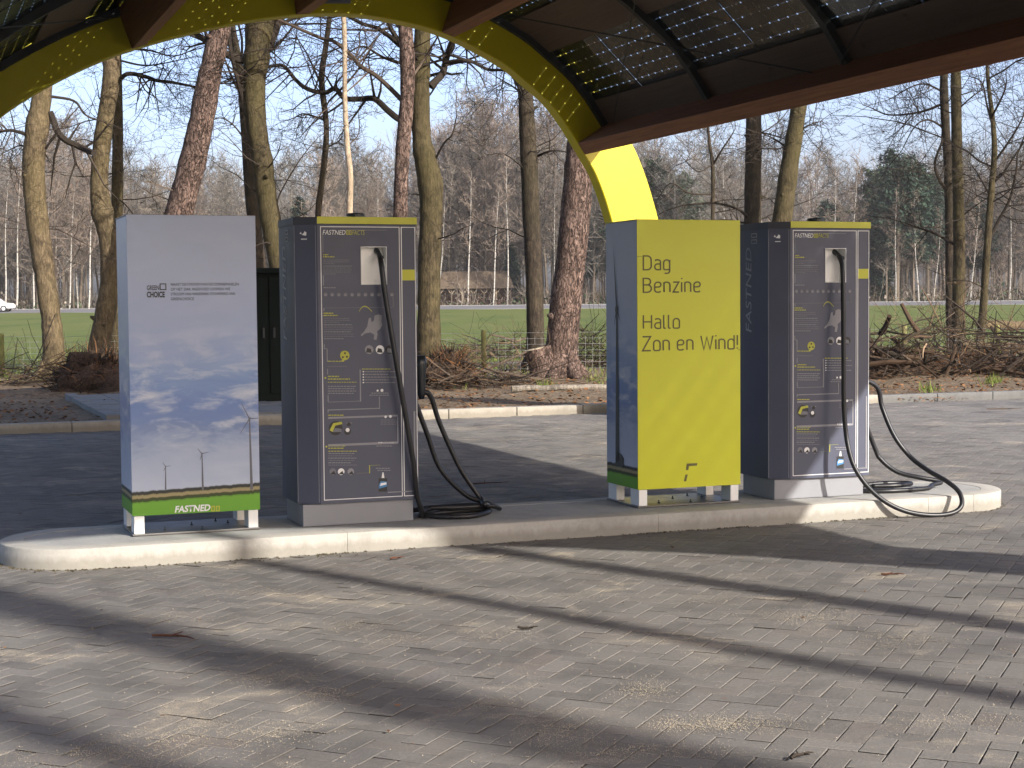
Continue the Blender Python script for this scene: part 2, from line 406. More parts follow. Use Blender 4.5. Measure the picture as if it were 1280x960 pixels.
def fillet(pts, rad, n=6):
    P = [V((x, y, 0)) for x, y in pts]; out = [P[0]]
    for a, b, c in zip(P, P[1:], P[2:]):
        u, v = (a-b), (c-b); lu, lv = u.length, v.length; u.normalize(); v.normalize()
        cs = max(-1, min(1, u.dot(v))); ang = math.acos(cs)
        if ang > 3.0 or rad <= 0: out.append(b); continue
        t = min(rad/tan(ang/2), lu*.5, lv*.5)
        rr_2 = t*tan(ang/2); c0 = b+(u+v).normalized()*(rr_2/sin(ang/2)); s0 = b+u*t-c0; s1 = b+v*t-c0
        a0 = math.atan2(s0.y, s0.x); da = (math.atan2(s1.y, s1.x)-a0+pi) % (2*pi)-pi
        for i in range(n+1): q = a0+da*i/n; out.append(c0+V((cos(q), sin(q), 0))*rr_2)
    out.append(P[-1]); return out
def ring_(x0, y0, x1, y1): return [((x0+x1)/2, y0), (x1, y0), (x1, y1), (x0, y1), (x0, y0), ((x0+x1)/2, y0)]
GLYPH = {'D': (.60, [[(0, -.05), (0, 1.05)], [(0, 1), (.57, 1), (.57, 0), (0, 0)]], .30), 'a': (.46, [[(.04, .66), (.12, .72), (.44, .72), (.44, 0)], [(.44, .42), (.02, .42), (.02, 0), (.44, 0), (.44, .14)]], .2),
 'g': (.46, [ring_(0, 0, .44, .72), [(.44, .72), (.44, -.26), (.06, -.26)]], .215), 'B': (.58, [[(0, -.05), (0, 1.05)], [(0, 1), (.51, 1), (.51, .53), (0, .53)], [(0, .53), (.56, .53), (.56, 0), (0, 0)]], .26),
 'e': (.47, [[(.02, .37), (.45, .37), (.45, .72), (.01, .72), (.01, 0), (.36, 0), (.43, .07)]], .215), 'n': (.44, [[(0, 0), (0, .72)], [(0, .45), (0, .72), (.42, .72), (.42, 0)]], .205),
 'z': (.40, [[(0, .72), (.40, .72), (0, 0), (.41, 0)]], 0), 'i': (.02, [[(0, 0), (0, .72)], [(0, .93), (0, 1.03)]], 0), 'H': (.60, [[(0, 0), (0, 1)], [(.59, 0), (.59, 1)], [(0, .5), (.59, .5)]], 0),
 'l': (.14, [[(0, 1), (0, 0), (.15, 0)]], .12), 'o': (.46, [ring_(0, 0, .45, .72)], .22), 'Z': (.56, [[(0, 1), (.55, 1), (0, 0), (.57, 0)]], 0), 'W': (.86, [[(0, 1), (.21, 0), (.43, .9), (.65, 0), (.86, 1)]], 0),
 'd': (.46, [ring_(0, 0, .44, .72), [(.44, 0), (.44, 1)]], .215), '!': (.02, [[(0, 1), (0, .28)], [(0, 0), (0, .1)]], 0)}
def stroke_text(body, mat, parent, x, z, y, width, capk, wt=.105):
    mb = MB(); cx = 0; lines_ = []
    for ch in body:
        if ch == ' ': cx += .34; continue
        adv, paths, rad = GLYPH[ch]
        for p in paths: lines_.append([q+V((cx, 0, 0)) for q in fillet(p, rad)])
        cx += adv+.21
    k = width/(cx-.21)
    for i, ln in enumerate(lines_):
        for half in (1,):
            L_, R_ = [], []
            for j, p in enumerate(ln):
                a = ln[max(j-1, 0)]; b = ln[min(j+1, len(ln)-1)]
                d1 = (p-a).normalized() if j else (b-p).normalized(); d2 = (b-p).normalized() if j < len(ln)-1 else d1
                if d1.length < .5: d1 = d2
                if d2.length < .5: d2 = d1
                t = (d1+d2); t = t.normalized() if t.length > .05 else d1
                n = V((-t.y, t.x, 0)); m_ = 1/max(.45, n.dot(V((-d1.y, d1.x, 0))))
                L_.append(p+n*wt/2*m_); R_.append(p-n*wt/2*m_)
            yy = y-.00012*(i % 3)
            for j in range(len(ln)-1):
                mb.poly([(x+q.x*k, yy, z+q.y*capk) for q in (R_[j], R_[j+1], L_[j+1], L_[j])])
    return mb.build('lettering', mat, parent)
# ------------------------------------------------------------------ camera, light, sky
cam = bpy.data.cameras.new('camera'); cam.sensor_width = 36; cam.lens = 36*F_PX/1280; cam.clip_start = .1; cam.clip_end = 4000
co = bpy.data.objects.new('camera', cam); col.objects.link(co)
fw = V((0, cos(PITCH), -sin(PITCH))); u0 = V((0, sin(PITCH), cos(PITCH))); r0 = V((1, 0, 0))
rr_ = r0*cos(ROLL)-u0*sin(ROLL); uu_ = r0*sin(ROLL)+u0*cos(ROLL)
mw = Matrix((rr_, uu_, -fw)).transposed().to_4x4(); mw.translation = CAMP; co.matrix_world = mw
sc.camera = co
SUN_AZ, SUN_EL = radians(46), radians(28)
L = V((sin(SUN_AZ)*cos(SUN_EL), -cos(SUN_AZ)*cos(SUN_EL), sin(SUN_EL)))
sl = bpy.data.lights.new('sun', 'SUN'); sl.energy = 5.0; sl.angle = radians(.53); sl.color = (1, .95, .87)
so = bpy.data.objects.new('sun', sl); col.objects.link(so); so.rotation_euler = (-L).to_track_quat('-Z', 'Y').to_euler(); so.location = (20, -20, 30)
w = bpy.data.worlds.new('World'); sc.world = w; w.use_nodes = True
wn = w.node_tree; bg = wn.nodes['Background']
sky = wn.nodes.new('ShaderNodeTexSky'); sky.sky_type = 'NISHITA'; sky.sun_disc = False
sky.sun_elevation = SUN_EL; sky.sun_rotation = radians(134); sky.air_density = 1.0; sky.dust_density = 4.0; sky.ozone_density = 4.0
tint = wn.nodes.new('ShaderNodeMix'); tint.data_type = 'RGBA'; tint.blend_type = 'MULTIPLY'; tint.inputs[0].default_value = 1; tint.inputs[7].default_value = (1.10, 1.01, .96, 1)
wn.links.new(sky.outputs[0], tint.inputs[6])
# brightening painted into the low northern sky, to pale it without lifting shade
tc = wn.nodes.new('ShaderNodeTexCoord'); sx = wn.nodes.new('ShaderNodeSeparateXYZ'); wn.links.new(tc.outputs['Generated'], sx.inputs[0])
mr_ = wn.nodes.new('ShaderNodeMapRange'); mr_.interpolation_type = 'SMOOTHSTEP'
for k_, v_ in (('From Min', .02), ('From Max', .75), ('To Min', 1), ('To Max', 0)): mr_.inputs[k_].default_value = v_
wn.links.new(sx.outputs[2], mr_.inputs['Value'])
my_ = wn.nodes.new('ShaderNodeMapRange'); my_.interpolation_type = 'SMOOTHSTEP'
for k_, v_ in (('From Min', -.4), ('From Max', .8), ('To Min', .1), ('To Max', 1)): my_.inputs[k_].default_value = v_
wn.links.new(sx.outputs[1], my_.inputs['Value'])
ml_ = wn.nodes.new('ShaderNodeMath'); ml_.operation = 'MULTIPLY'; wn.links.new(mr_.outputs[0], ml_.inputs[0]); wn.links.new(my_.outputs[0], ml_.inputs[1])
low_gain_ = wn.nodes.new('ShaderNodeMix'); low_gain_.data_type = 'RGBA'; low_gain_.blend_type = 'MULTIPLY'; wn.links.new(ml_.outputs[0], low_gain_.inputs[0]); wn.links.new(tint.outputs[2], low_gain_.inputs[6]); low_gain_.inputs[7].default_value = (1.86, 1.77, 2.02, 1)
wn.links.new(low_gain_.outputs[2], bg.inputs[0]); bg.inputs[1].default_value = .15
sc.view_settings.view_transform = 'Standard'; sc.view_settings.look = 'None'; sc.view_settings.exposure = .56; sc.view_settings.gamma = 1
sc.render.engine = 'CYCLES'
sc.cycles.max_bounces = 8; sc.cycles.transparent_max_bounces = 12; sc.cycles.use_denoising = True
sc.cycles.sample_clamp_indirect = 6

# ------------------------------------------------------------------ ground
def grid(name, x0, x1, y0, y1, nx, ny, zf, mat, smooth=True):
    mb = MB()
    vs = [(x0+(x1-x0)*i/nx, y0+(y1-y0)*j/ny) for j in range(ny+1) for i in range(nx+1)]
    mb.v = [(x, y, zf(x, y)) for x, y in vs]
    for j in range(ny):
        for i in range(nx):
            a = j*(nx+1)+i; mb.f.append((a, a+1, a+nx+2, a+nx+1)); mb.m.append(0)
    o = mb.build(name, mat, smooth=smooth); return tag(o, kind='structure')
grid('ground', -1500, 1500, -400, 2600, 30, 30, lambda x, y: -.35, M['base'])
KP = V((-.87, 22.0, 0))                     # a point on the front of the rear kerb
def kerbdist(x, y): return (V((x, y, 0))-KP).dot(DY)
# bed under the pavers
mb = MB()
def kp(a, b): return KP + DX*a + DY*b
for a0, a1, b0, b1 in ((-70, 70, -60, .1),):
    mb.poly([kp(a0, b0)+V((0, 0, -.008)), kp(a1, b0)+V((0, 0, -.008)), kp(a1, b1)+V((0, 0, -.008)), kp(a0, b1)+V((0, 0, -.008))])
tag(mb.build('paving_bed', M['bed']), kind='structure')
# herringbone pavers, 200 x 100 mm, laid at 45 degrees to the island
def in_paved(x, y):
    return 3.2 < y and kerbdist(x, y) < -.06 and abs(x) < .40*y+2.2
ang = PHI+pi/4; ca, sa = cos(ang), sin(ang); U_ = .1035; gap = .0022; ch = .0028
vs, fs = [], []
island_c = V((.42, 11.38, 0))
for i in range(-330, 331):
    for j in range(-330, 331):
        m4 = (i-j) % 4
        if m4 == 0: x0, y0, x1, y1 = i, j, i+2, j+1
        elif m4 == 2: x0, y0, x1, y1 = i, j-1, i+1, j+1
        else: continue
        cx, cy = (x0+x1)/2*U_, (y0+y1)/2*U_
        wx, wy = cx*ca-cy*sa, cx*sa+cy*ca+14
        if not in_paved(wx, wy): continue
        d = V((wx, wy, 0))-island_c
        if abs(d.dot(DX)) < 3.3 and abs(d.dot(DY)) < .38: continue
        dz = R.gauss(0, .0011) + .006*noise.noise(V((wx*.5, wy*.5, 3))); tx, ty = R.gauss(0, .004), R.gauss(0, .004)
        n = len(vs); jx, jy = R.gauss(0, .0008), R.gauss(0, .0008)
        for (g, zz) in ((gap, -ch*.8), (gap+ch, 0)):
            for (lx, ly) in ((x0*U_+g, y0*U_+g), (x1*U_-g, y0*U_+g), (x1*U_-g, y1*U_-g), (x0*U_+g, y1*U_-g)):
                qx, qy = lx+jx, ly+jy
                vs.append((qx*ca-qy*sa, qx*sa+qy*ca+14, zz+dz+tx*(lx-cx)+ty*(ly-cy)))
        fs.append((n+4, n+5, n+6, n+7))
        for k in range(4): fs.append((n+k, n+(k+1) % 4, n+4+(k+1) % 4, n+4+k))
mb = MB(); mb.v = vs; mb.f = fs; mb.m = [0]*len(fs)
tag(mb.build('paving', M['paver']), kind='structure')
# verge behind the kerb, field, road, wood floor
def verge_z(x, y):
    d = kerbdist(x, y)
    return .09 + .10*noise.noise(V((x*.45, y*.45, 0)))*min(1, max(0, d-.4)/2) + .04*noise.noise(V((x*2, y*2, 5)))*min(1, max(0, d-.3)) + .012*max(0, d-4)*0
mb = MB(); na, nb = 150, 60
for j in range(nb+1):
    for i in range(na+1):
        a = -34+i*(74/na); b = .16+j*(16/nb); p = kp(a, b); mb.v.append((p.x, p.y, verge_z(p.x, p.y)))
for j in range(nb):
    for i in range(na):
        q = j*(na+1)+i; mb.f.append((q, q+1, q+na+2, q+na+1)); mb.m.append(0)
tag(mb.build('verge', M['litter'], smooth=True), kind='structure')
def field_z(x, y):
    t = max(0, min(1, (y-40)/125)); return -.03+.10*min(1, max(0, (y-30)/6))*.8 + .70*t*t*(3-2*t)*1.0 + .05*noise.noise(V((x*.08, y*.08, 2)))
grid('field', -170, 170, 29.5, 170, 90, 90, field_z, M['field'])
mb = MB(); mb.poly([(-260, 169.5, .72), (260, 169.5, .72), (260, 178.5, 1.15), (-260, 178.5, 1.15)]); tag(mb.build('road', M['asphalt']), kind='structure')
mb = MB()
for yy, zz in ((170.1, .745), (177.7, 1.128)): mb.box((-250, yy, zz-.004), (250, yy+.32, zz+.012))
tag(mb.build('road_line', M['white']), kind='structure')
grid('forest_floor', -300, 300, 178.3, 520, 60, 40, lambda x, y: 1.12+.4*noise.noise(V((x*.03, y*.03, 7)))*min(1, (y-178)/15)+max(0, y-230)*.012, M['floor'])

# rear kerb
mb = MB(); a = -34
while a < 6.9:
    mb2 = min(1.0, 6.9-a)
    Mx = Matrix.Translation(kp(a, 0)) @ Matrix.Rotation(PHI, 4, 'Z')
    mb.box((.004, 0, -.2), (mb2-.004, .18, .125+R.uniform(-.004, .004)), Mx); a += 1.0
tag(mb.build('kerb', M['kerb'], bevel=.012), kind='structure')
mb = MB(); pts = [kp(6.9+t*1.0, .02-.012*t*t) for t in range(0, 14)]
for p, q in zip(pts, pts[1:]):
    d = (q-p).normalized(); mb.bar(p+d*.004+V((0, 0, .0)), q-d*.004+V((0, 0, .0)), .16, .24)
tag(mb.build('kerb_dark', M['kerbdark'], bevel=.01), kind='structure'); bpy.data.objects['kerb_dark'].name = 'dark_kerb'
# slab path on the verge in front of the cabinet
mb = MB()
for i in range(8):
    for j in range(14):
        p = kp(-4.75+i*.405, .42+j*.405)
        Mx = Matrix.Translation(p) @ Matrix.Rotation(PHI, 4, 'Z'); z = .135+R.uniform(-.006, .006)
        if i == 0: mb.box((.22, 0, .0), (.395, .395, z+.03), Mx)
        else: mb.box((0, 0, .0), (.395, .395, z), Mx)
tag(mb.build('slab_path', M['slab'], bevel=.006), kind='structure')

# ------------------------------------------------------------------ island
isl = empty('charging_island', V((-2.65, 9.63, 0)), PHI, 'long pale concrete kerb island with rounded ends under the four boxes', 'kerb island')
IL, IW = 7.0, 1.0
def stadium(l, w, r, off=0, n=40):
    pts = []
    for k in range(n+1):
        a = -pi/2+pi*k/n; pts.append((l-r+cos(a)*(r-off), w/2+sin(a)*(w/2-off)))
    for k in range(n+1):
        a = pi/2+pi*k/n; pts.append((r*.2+cos(a)*(r-off), w/2+sin(a)*(w/2-off)))
    return pts
outer = stadium(IL, IW, .5); 
def resample(pts, step):
    P = [V((x, y, 0)) for x, y in pts]; P.append(P[0]); out = []
    for a, b in zip(P, P[1:]):
        n = max(1, int((b-a).length/step)); out += [a.lerp(b, k/n) for k in range(n)]
    return out
ring = resample(outer, .05); cen = V((IL/2, IW/2, 0)); nr = len(ring)
nrm = []
for i, p in enumerate(ring):
    t = (ring[(i+1) % nr]-ring[i-1]).normalized(); nrm.append(V((-t.y, t.x, 0)))
cum = 0; blocks = [[]]; 
for i in range(nr+1):
    blocks[-1].append(i % nr)
    if i < nr: cum += (ring[(i+1) % nr]-ring[i % nr]).length
    if cum >= 2.2 and i < nr-4: cum = 0; blocks.append([i % nr])
mb = MB(); KW = .15; prof = [(0, -.2), (0, .117), (.004, .126), (.013, .13), (KW, .13), (KW, -.2)]
for bl in blocks:
    if len(bl) < 2: continue
    base = len(mb.v); m_ = len(prof)
    for q, i in enumerate(bl):
        p = ring[i].copy(); t = (ring[(i+1) % nr]-ring[i-1]).normalized()
        if q == 0: p += t*.0012
        if q == len(bl)-1: p -= t*.0012
        for o_, z_ in prof: w_ = p+nrm[i]*o_; mb.v.append((w_.x, w_.y, z_))
    for q in range(len(bl)-1):
        for k in range(m_-1):
            a = base+q*m_+k; mb.f.append((a, a+m_, a+m_+1, a+1)); mb.m.append(0)
    mb.f.append(tuple(base+k for k in range(m_))); mb.m.append(0)
    mb.f.append(tuple(base+(len(bl)-1)*m_+k for k in reversed(range(m_)))); mb.m.append(0)
kr_ = mb.build('kerb_ring', M['island'], isl, smooth=True); kr_.data.set_sharp_from_angle(angle=radians(24))
mb = MB(); mb.prism([((p+nrm[i]*(KW+.002)).x, (p+nrm[i]*(KW+.002)).y) for i, p in enumerate(ring)], -.1, .128)
mb.build('infill', M['islandtop'], isl)

# ------------------------------------------------------------------ advertising boxes
ZT = .13
def advert(px, py, kind, label):
    o = on_ground(px, py, ZT)
    t = empty('advertising_box', o, PHI, label, 'advertising box')
    W, D, z0, z1 = .815, .54, .13, 2.03
    mb = MB(); mb.box((.003, .003, z0), (W-.003, D, z1-.004)); mb.build('body', M['cloudside'], t, bevel=.004)
    mb = MB(); mb.box((0, -.004, z0), (W, .0025, z1)); mb.build('front_sheet', M['cloud'] if kind == 0 else M['limepanel'], t, bevel=.0015)
    mb = MB(); mb.box((-.001, -.001, z1-.0035), (W+.001, D+.002, z1+.002)); mb.build('lid', M['ghost'] if kind == 0 else M['lime'], t)
    for fx, fy in ((.012, .006), (W-.075, .006), (.012, D-.15), (W-.075, D-.15)):
        mb = MB()
        for (a, b, c, d) in ((0, 0, .063, .012), (0, .0125, .012, .142), (.0125, .13, .063, .142), (.051, .0125, .063, .1295)):
            mb.box((fx+a, fy+b, .014), (fx+c, fy+d, z0-.002))
        mb.build('foot', M['alu'], t, bevel=.001)
    mb = MB(); mb.box((0, 0, .001), (W, D, .013)); mb.build('base_plate', M['mirror'], t, bevel=.002)
    for bx, by in ((.22, .12), (.45, .07), (.42, .3), (.66, .3), (.6, .42), (.1, .3)):
        mb = MB(); mb.tube([V((bx, by, .012)), V((bx, by, .018))], .009, 6); mb.tube([V((bx, by, .0175)), V((bx, by, .034))], .004, 6)
        mb.build('bolt', M['rail'], t)
    def loc(qx, qy):                           # a point of the photograph on this box's front, in its own frame
        p = on_plane(qx, qy, o-DY*.004, -DY)-o; return p.dot(DX), p.z
    Y = -.0058
    if kind == 0:
        mb = MB(); mb.ci = 0
        for (bx, by, tx, ty, r, a0) in ((207.0, 612, 207.0, 583, 6.0, 30), (253.5, 612.5, 252.5, 567, 8.0, 35), (314.5, 612, 311.8, 523, 21.0, 22)):
            b = loc(bx, by); h = loc(tx, ty); k = r/2013*10.3
            wd = k*(.16 if r < 20 else .085)
            mb = MB(); mb.poly([(b[0]-wd, Y, b[1]), (b[0]+wd, Y, b[1]), (h[0]+wd*.45, Y, h[1]), (h[0]-wd*.45, Y, h[1])])
            mb.poly([(h[0]+cos(a)*wd*.9, Y-.0004, h[1]+sin(a)*wd*.9) for a in [2*pi*i/8 for i in range(8)]])
            for q in range(3):
                a = radians(a0+90+q*120+5)
                d = V((cos(a), 0, sin(a))); n = V((-sin(a), 0, cos(a))); c = V((h[0], Y-.0007, h[1]))
                e = c+d*k*1.05
                if e.x > W: e = c+d*max(.02, (W-.004-c.x)/d.x)
                mb.poly([c-n*wd*.3, c+n*wd*.55, e+n*.0012, e-n*.0012])
            mb.build('printed_turbine', M['turbineink'], t)
        ink = M['ink']
        x, z = loc(183.5, 371.5); x2, _ = loc(206, 371.5); text_obj('CHOICE', .1, ink, t, 'logo_lettering', width=x2-x, height=loc(183, 364)[1]-z, loc=(x, Y, z), bold=.004)
        x, z = loc(183.5, 362.5); x2, _ = loc(199, 362.5); text_obj('GREEN', .1, ink, t, 'logo_lettering', width=x2-x, height=loc(183, 356.5)[1]-z, loc=(x, Y, z), bold=.002)
        mb = MB(); xa, za = loc(199.6, 362.6); xb, zb = loc(207.8, 354.3); k = .006
        for (p0, q0, p1, q1) in ((xa, za, xb, za+k), (xa, zb-k, xb, zb), (xa, za+k+.0005, xa+k, zb-k-.0005), (xb-k, za+k+.0005, xb, zb-k-.0005)):
            mb.box((p0, Y-.0004, q0), (p1, Y, q1))
        mb.build('logo_square', ink, t)
        for i, (s, xe) in enumerate((('NAAST DE STROOM VAN DE ZONNEPANELEN', 298.5), ('OP HET DAK INGEVOED LEVEREN WE', 287.5), ('STROOM VAN WINDPARK STOWEWEG VAN', 293.5), ('GREENCHOICE', 242))):
            x, z = loc(213.5, 357.2+i*6.05); x2, _ = loc(xe, 357); text_obj(s, .03, ink, t, 'fine_print', width=x2-x, height=.0175, loc=(x, Y, z))
        x, z = loc(218.5, 640.5); x2, _ = loc(263, 638)
        text_obj('FASTNED', .1, M['vinyl'], t, 'logo_lettering', width=x2-x, height=loc(218, 632.0)[1]-z, loc=(x, Y, z), shear=.18, bold=.003)
        mb = MB()
        for k in (0, 1):
            xa, za = loc(264+k*6.0, 639.3); xb, zb = loc(268.6+k*6.0, 632)
            e = .007
            for (p0, q0, p1, q1) in ((xa, za, xb, za+e), (xa, zb-e, xb, zb), (xa, za+e, xa+e, zb-e), (xb-e, za+e, xb, zb-e)):
                mb.box((p0, Y-.0003, q0), (p1, Y, q1))
        mb.build('logo_squares', M['limetext'], t)
    else:
        ink = M['olive']
        for s, xa, yb, xe, yt in (('Dag', 803.5, 337.2, 838, 320), ('Benzine', 803.5, 365.3, 876, 348), ('Hallo', 803.5, 410.8, 850, 394), ('Zon en Wind!', 802.5, 438.5, 922.5, 421)):
            x, z = loc(xa, yb); x2, _ = loc(xe, yb); _, zt = loc(xa, yt)
            stroke_text(s, ink, t, x+.004, z, Y, x2-x-.008, zt-z)
        mb = MB()
        x, z = loc(922.5, 437.5); mb.box((x, Y, z), (W, Y+.0004, z+.004)); x, z = loc(802, 321); mb.box((0, Y, z), (x, Y+.0004, z+.003))
        def pl(pts): mb.poly([(loc(a, b)[0], Y, loc(a, b)[1]) for a, b in pts])
        pl([(857.3, 587.6), (860.3, 587.5), (861.1, 582.6), (871.0, 582.0), (871.8, 578.8), (858.3, 579.4)])
        pl([(854.6, 601.8), (857.8, 601.5), (859.6, 593.0), (856.6, 593.2)])
        mb.build('logo_mark', M['olive'], t)
        mb = MB()                               # big turbine in the picture on the left side
        xs = -.0012
        def sp(u, z): return (xs, D*(1-u), z)
        mb.poly([sp(.30, .30), sp(.42, .30), sp(.385, 1.37), sp(.345, 1.37)]); mb.poly([sp(.28, .27), sp(.55, .27), sp(.57, .33), sp(.48, .36), sp(.36, .37)])
        c = (.365, 1.40)
        mb.poly([(xs-.0004, D*(1-(c[0]+cos(a)*.05)), c[1]+sin(a)*.035) for a in [2*pi*i/8 for i in range(8)]])
        for e, wv in (((.27, 1.86), .022), ((.50, 1.31), .022), ((.28, 1.28), .022)):
            mb.poly([(xs-.0007, D*(1-(c[0]-wv)), c[1]), (xs-.0007, D*(1-(c[0]+wv)), c[1]), (xs-.0007, D*(1-e[0]), e[1])])
        mb.build('printed_turbine', M['ink'], t)
    return t
advert(166, 671, 0, 'tall grey box printed with cloudy sky and small wind turbines above a green field')
advert(797.5, 635.4, 1, 'lime yellow box reading Dag Benzine Hallo Zon en Wind!')

# ------------------------------------------------------------------ chargers
C1 = on_ground(379, 659, ZT); C2 = on_ground(968, 625, ZT)
def C_loc(qx, qy, y=-.033, o=C1):
    p = on_plane(qx, qy, o+DY*y, -DY)-o; return p.dot(DX), p.z
def charger():
    t = empty('charging_station', C1, PHI)
    FX0, FX1, FY, SX, SY, BY, Z0, Z1 = .115, .785, -.03, -.02, .055, .50, .15, 2.03
    mb = MB(); mb.box((0, 0, .001), (.755, .47, Z0-.004)); mb.build('plinth', M['plinth'], t, bevel=.004)
    # body: chamfered prism open at the front where the socket recess is
    rx0, rz1 = C_loc(451.5, 309); rx1, rz0 = C_loc(483, 355)
    mb = MB(); zt = Z1-.05
    out = [(FX1, FY), (FX1, BY), (SX, BY), (SX, SY), (FX0, FY)]
    for a, b in zip(out, out[1:]): mb.poly([(a[0], a[1], Z0), (b[0], b[1], Z0), (b[0], b[1], zt), (a[0], a[1], zt)])
    mb.poly([(x, y, Z0) for x, y in reversed(out)])
    for (a, b, c, d) in ((FX0, rx0, Z0, zt), (rx1, FX1, Z0, zt), (rx0, rx1, Z0, rz0), (rx0, rx1, rz1, zt)):
        mb.poly([(a, FY, c), (b, FY, c), (b, FY, d), (a, FY, d)])
    mb.build('cabinet', M['chg'], t)
    mb = MB(); mb.prism([(x+(-.004 if x < .2 else .004), y+(-.004 if y < .2 else .004)) for x, y in out], zt-.002, Z1-.004); mb.build('cap', M['chgdark'], t, bevel=.002)
    mb = MB(); mb.box((FX0-.001, FY-.009, zt+.002), (FX1+.006, FY-.0045, Z1-.002)); mb.build('cap_band', M['lime'], t)
    mb = MB(); bx = C_loc(452, 273)[0]; mb.tube([V((bx, .12, Z1-.004)), V((bx, .12, Z1+.022)), V((bx, .12, Z1+.03))], [.062, .062, .05], 20); mb.build('antenna', M['plastic'], t, smooth=False)
    # recess box with a pale inside and a white rim
    mb = MB(); d = .085; e = .004
    mb.poly([(rx0, FY+d, rz0), (rx1, FY+d, rz0), (rx1, FY+d, rz1), (rx0, FY+d, rz1)])
    mb.poly([(rx0, FY, rz0), (rx0, FY+d, rz0), (rx0, FY+d, rz1), (rx0, FY, rz1)]); mb.poly([(rx1, FY+d, rz0), (rx1, FY, rz0), (rx1, FY, rz1), (rx1, FY+d, rz1)])
    mb.poly([(rx0, FY, rz0), (rx1, FY, rz0), (rx1, FY+d, rz0), (rx0, FY+d, rz0)]); mb.poly([(rx0, FY+d, rz1), (rx1, FY+d, rz1), (rx1, FY, rz1), (rx0, FY, rz1)])
    rc = mb.build('socket_recess', M['recess'], t)
    mb = MB()
    for (a, b, c, g) in ((rx0-e, rx1+e, rz0-e, rz0), (rx0-e, rx1+e, rz1, rz1+e), (rx0-e, rx0, rz0, rz1), (rx1, rx1+e, rz0, rz1)):
        mb.box((a, FY-.005, c), (b, FY-.0005, g))
    mb.build('rim', M['vinyl'], rc)
    # white frame lines
    Y = FY-.0022
    def bar_(mb, x0, z0, x1, z1, y=Y): mb.box((min(x0, x1), y, min(z0, z1)), (max(x0, x1), y+.0012, max(z0, z1)))
    mb = MB(); k = .0048
    fx = .135; fz0, fz1 = .172, 1.965; mx = C_loc(501.2, 300)[0]; ex = FX1-.004
    for (a, b, c, g) in ((fx, fx+k, fz0, fz1), (mx-.014, mx-.014+k, fz0, fz1), (mx, mx+k*1.2, fz0, fz1), (ex-k, ex, fz0, fz1)): bar_(mb, a, c, b, g)
    for (a, b) in ((fx+k, mx-.014), (mx+k*1.2, ex-k)):
        for zz in (fz0, fz1-k): bar_(mb, a, zz, b, zz+k)
    mb.build('frame_lines', M['vinyl'], t)
    mb = MB(); a = C_loc(502.6, 350.5); b = C_loc(519.5, 337); bar_(mb, mx+.006, a[1], ex-k-.001, b[1]); mb.build('lime_patch', M['lime'], t)
    # small print: one mesh in several inks.  0 grey 1 faint 2 lime 3 white 4 black 5 blue
    mb = MB(); Y -= .0003
    def line(x0, x1, y, ci=0, th=.9, words=False):
        mb.ci = ci
        if words:
            x = x0
            while x < x1-1:
                w_ = R.uniform(1.2, 4.5); a = C_loc(x, y+th*.62); b = C_loc(min(x1, x+w_), y-th*.62); bar_(mb, a[0], a[1], b[0], b[1], Y); x += w_+.8
        else:
            a = C_loc(x0, y+th*.62); b = C_loc(x1, y-th*.62); bar_(mb, a[0], a[1], b[0], b[1], Y)
    def vl(x, y0, y1, ci=0, th=.7):
        mb.ci = ci; a = C_loc(x-th*.62, y1); b = C_loc(x+th*.62, y0); bar_(mb, a[0], a[1], b[0], b[1], Y)
    def disc(x, y, r, ci, dy=0, n=14, sx=1):
        mb.ci = ci; c = C_loc(x, y); rr = r/2013*10.6
        mb.poly([(c[0]+cos(2*pi*i/n)*rr*sx, Y-.0002-dy, c[1]+sin(2*pi*i/n)*rr) for i in range(n)])
    def pg(pts, ci, dy=0):
        mb.ci = ci; mb.poly([(C_loc(a, b)[0], Y-.0002-dy, C_loc(a, b)[1]) for a, b in reversed(pts)])
    line(432, 483, 287.6, 1, .5); vl(403.6, 293, 316, 1); line(404, 411, 318.4, 2, 1, True); line(404, 418, 321, 2, 1.1, True)
    for i, xe in enumerate((437, 436, 418)): line(404, xe, 325+i*2.3, 1, .8, True)
    line(404, 440, 332.6, 0, .5)
    for i, xe in enumerate((439, 440, 438, 420)): line(404, xe, 335+i*2.5, 1, .8, True)
    vl(404.3, 344, 357); line(404.5, 420, 359.6, 0, 1.1, True)
    for i in range(11): disc(407+i*8.3, 368.2, 2.6, 1); 
    for i in range(11): pg([(405.5+i*8.3, 369.6), (408.5+i*8.3, 369.6), (408.5+i*8.3, 368.3), (405.5+i*8.3, 367.6)], 0, .0003)
    vl(491.5, 371, 384, 1); line(405, 491, 384.6, 0, .5); vl(405, 385, 389)
    line(404.5, 418, 391.5, 2, 1.1, True); line(404.5, 422, 394.3, 2, 1.1, True)
    for i, xe in enumerate((437, 439, 424)): line(405, xe, 398+i*2.4, 1, .8, True)
    for i, xe in enumerate((440, 442, 441, 440, 442, 443, 430)): line(405, xe, 406+i*2.9, 1 if i % 3 else 0, .8, True)
    vl(405.4, 430, 436); line(405, 409, 436, 0, .6); vl(409, 436, 452)
    arc = [(449+16*i/10, 388.8-6.6*sin(pi*(i/10)**.8)) for i in range(11)]
    for p, q in zip(arc, arc[1:]): pg([(p[0], p[1]), (q[0], q[1]), (q[0], q[1]+1.2), (p[0], p[1]+1.2)], 2)
    main_ = mb; inks = [M['ghost'], M['ghost2'], M['limetext'], M['vinyl'], M['black'], M['inkblue']]; mb = MB()
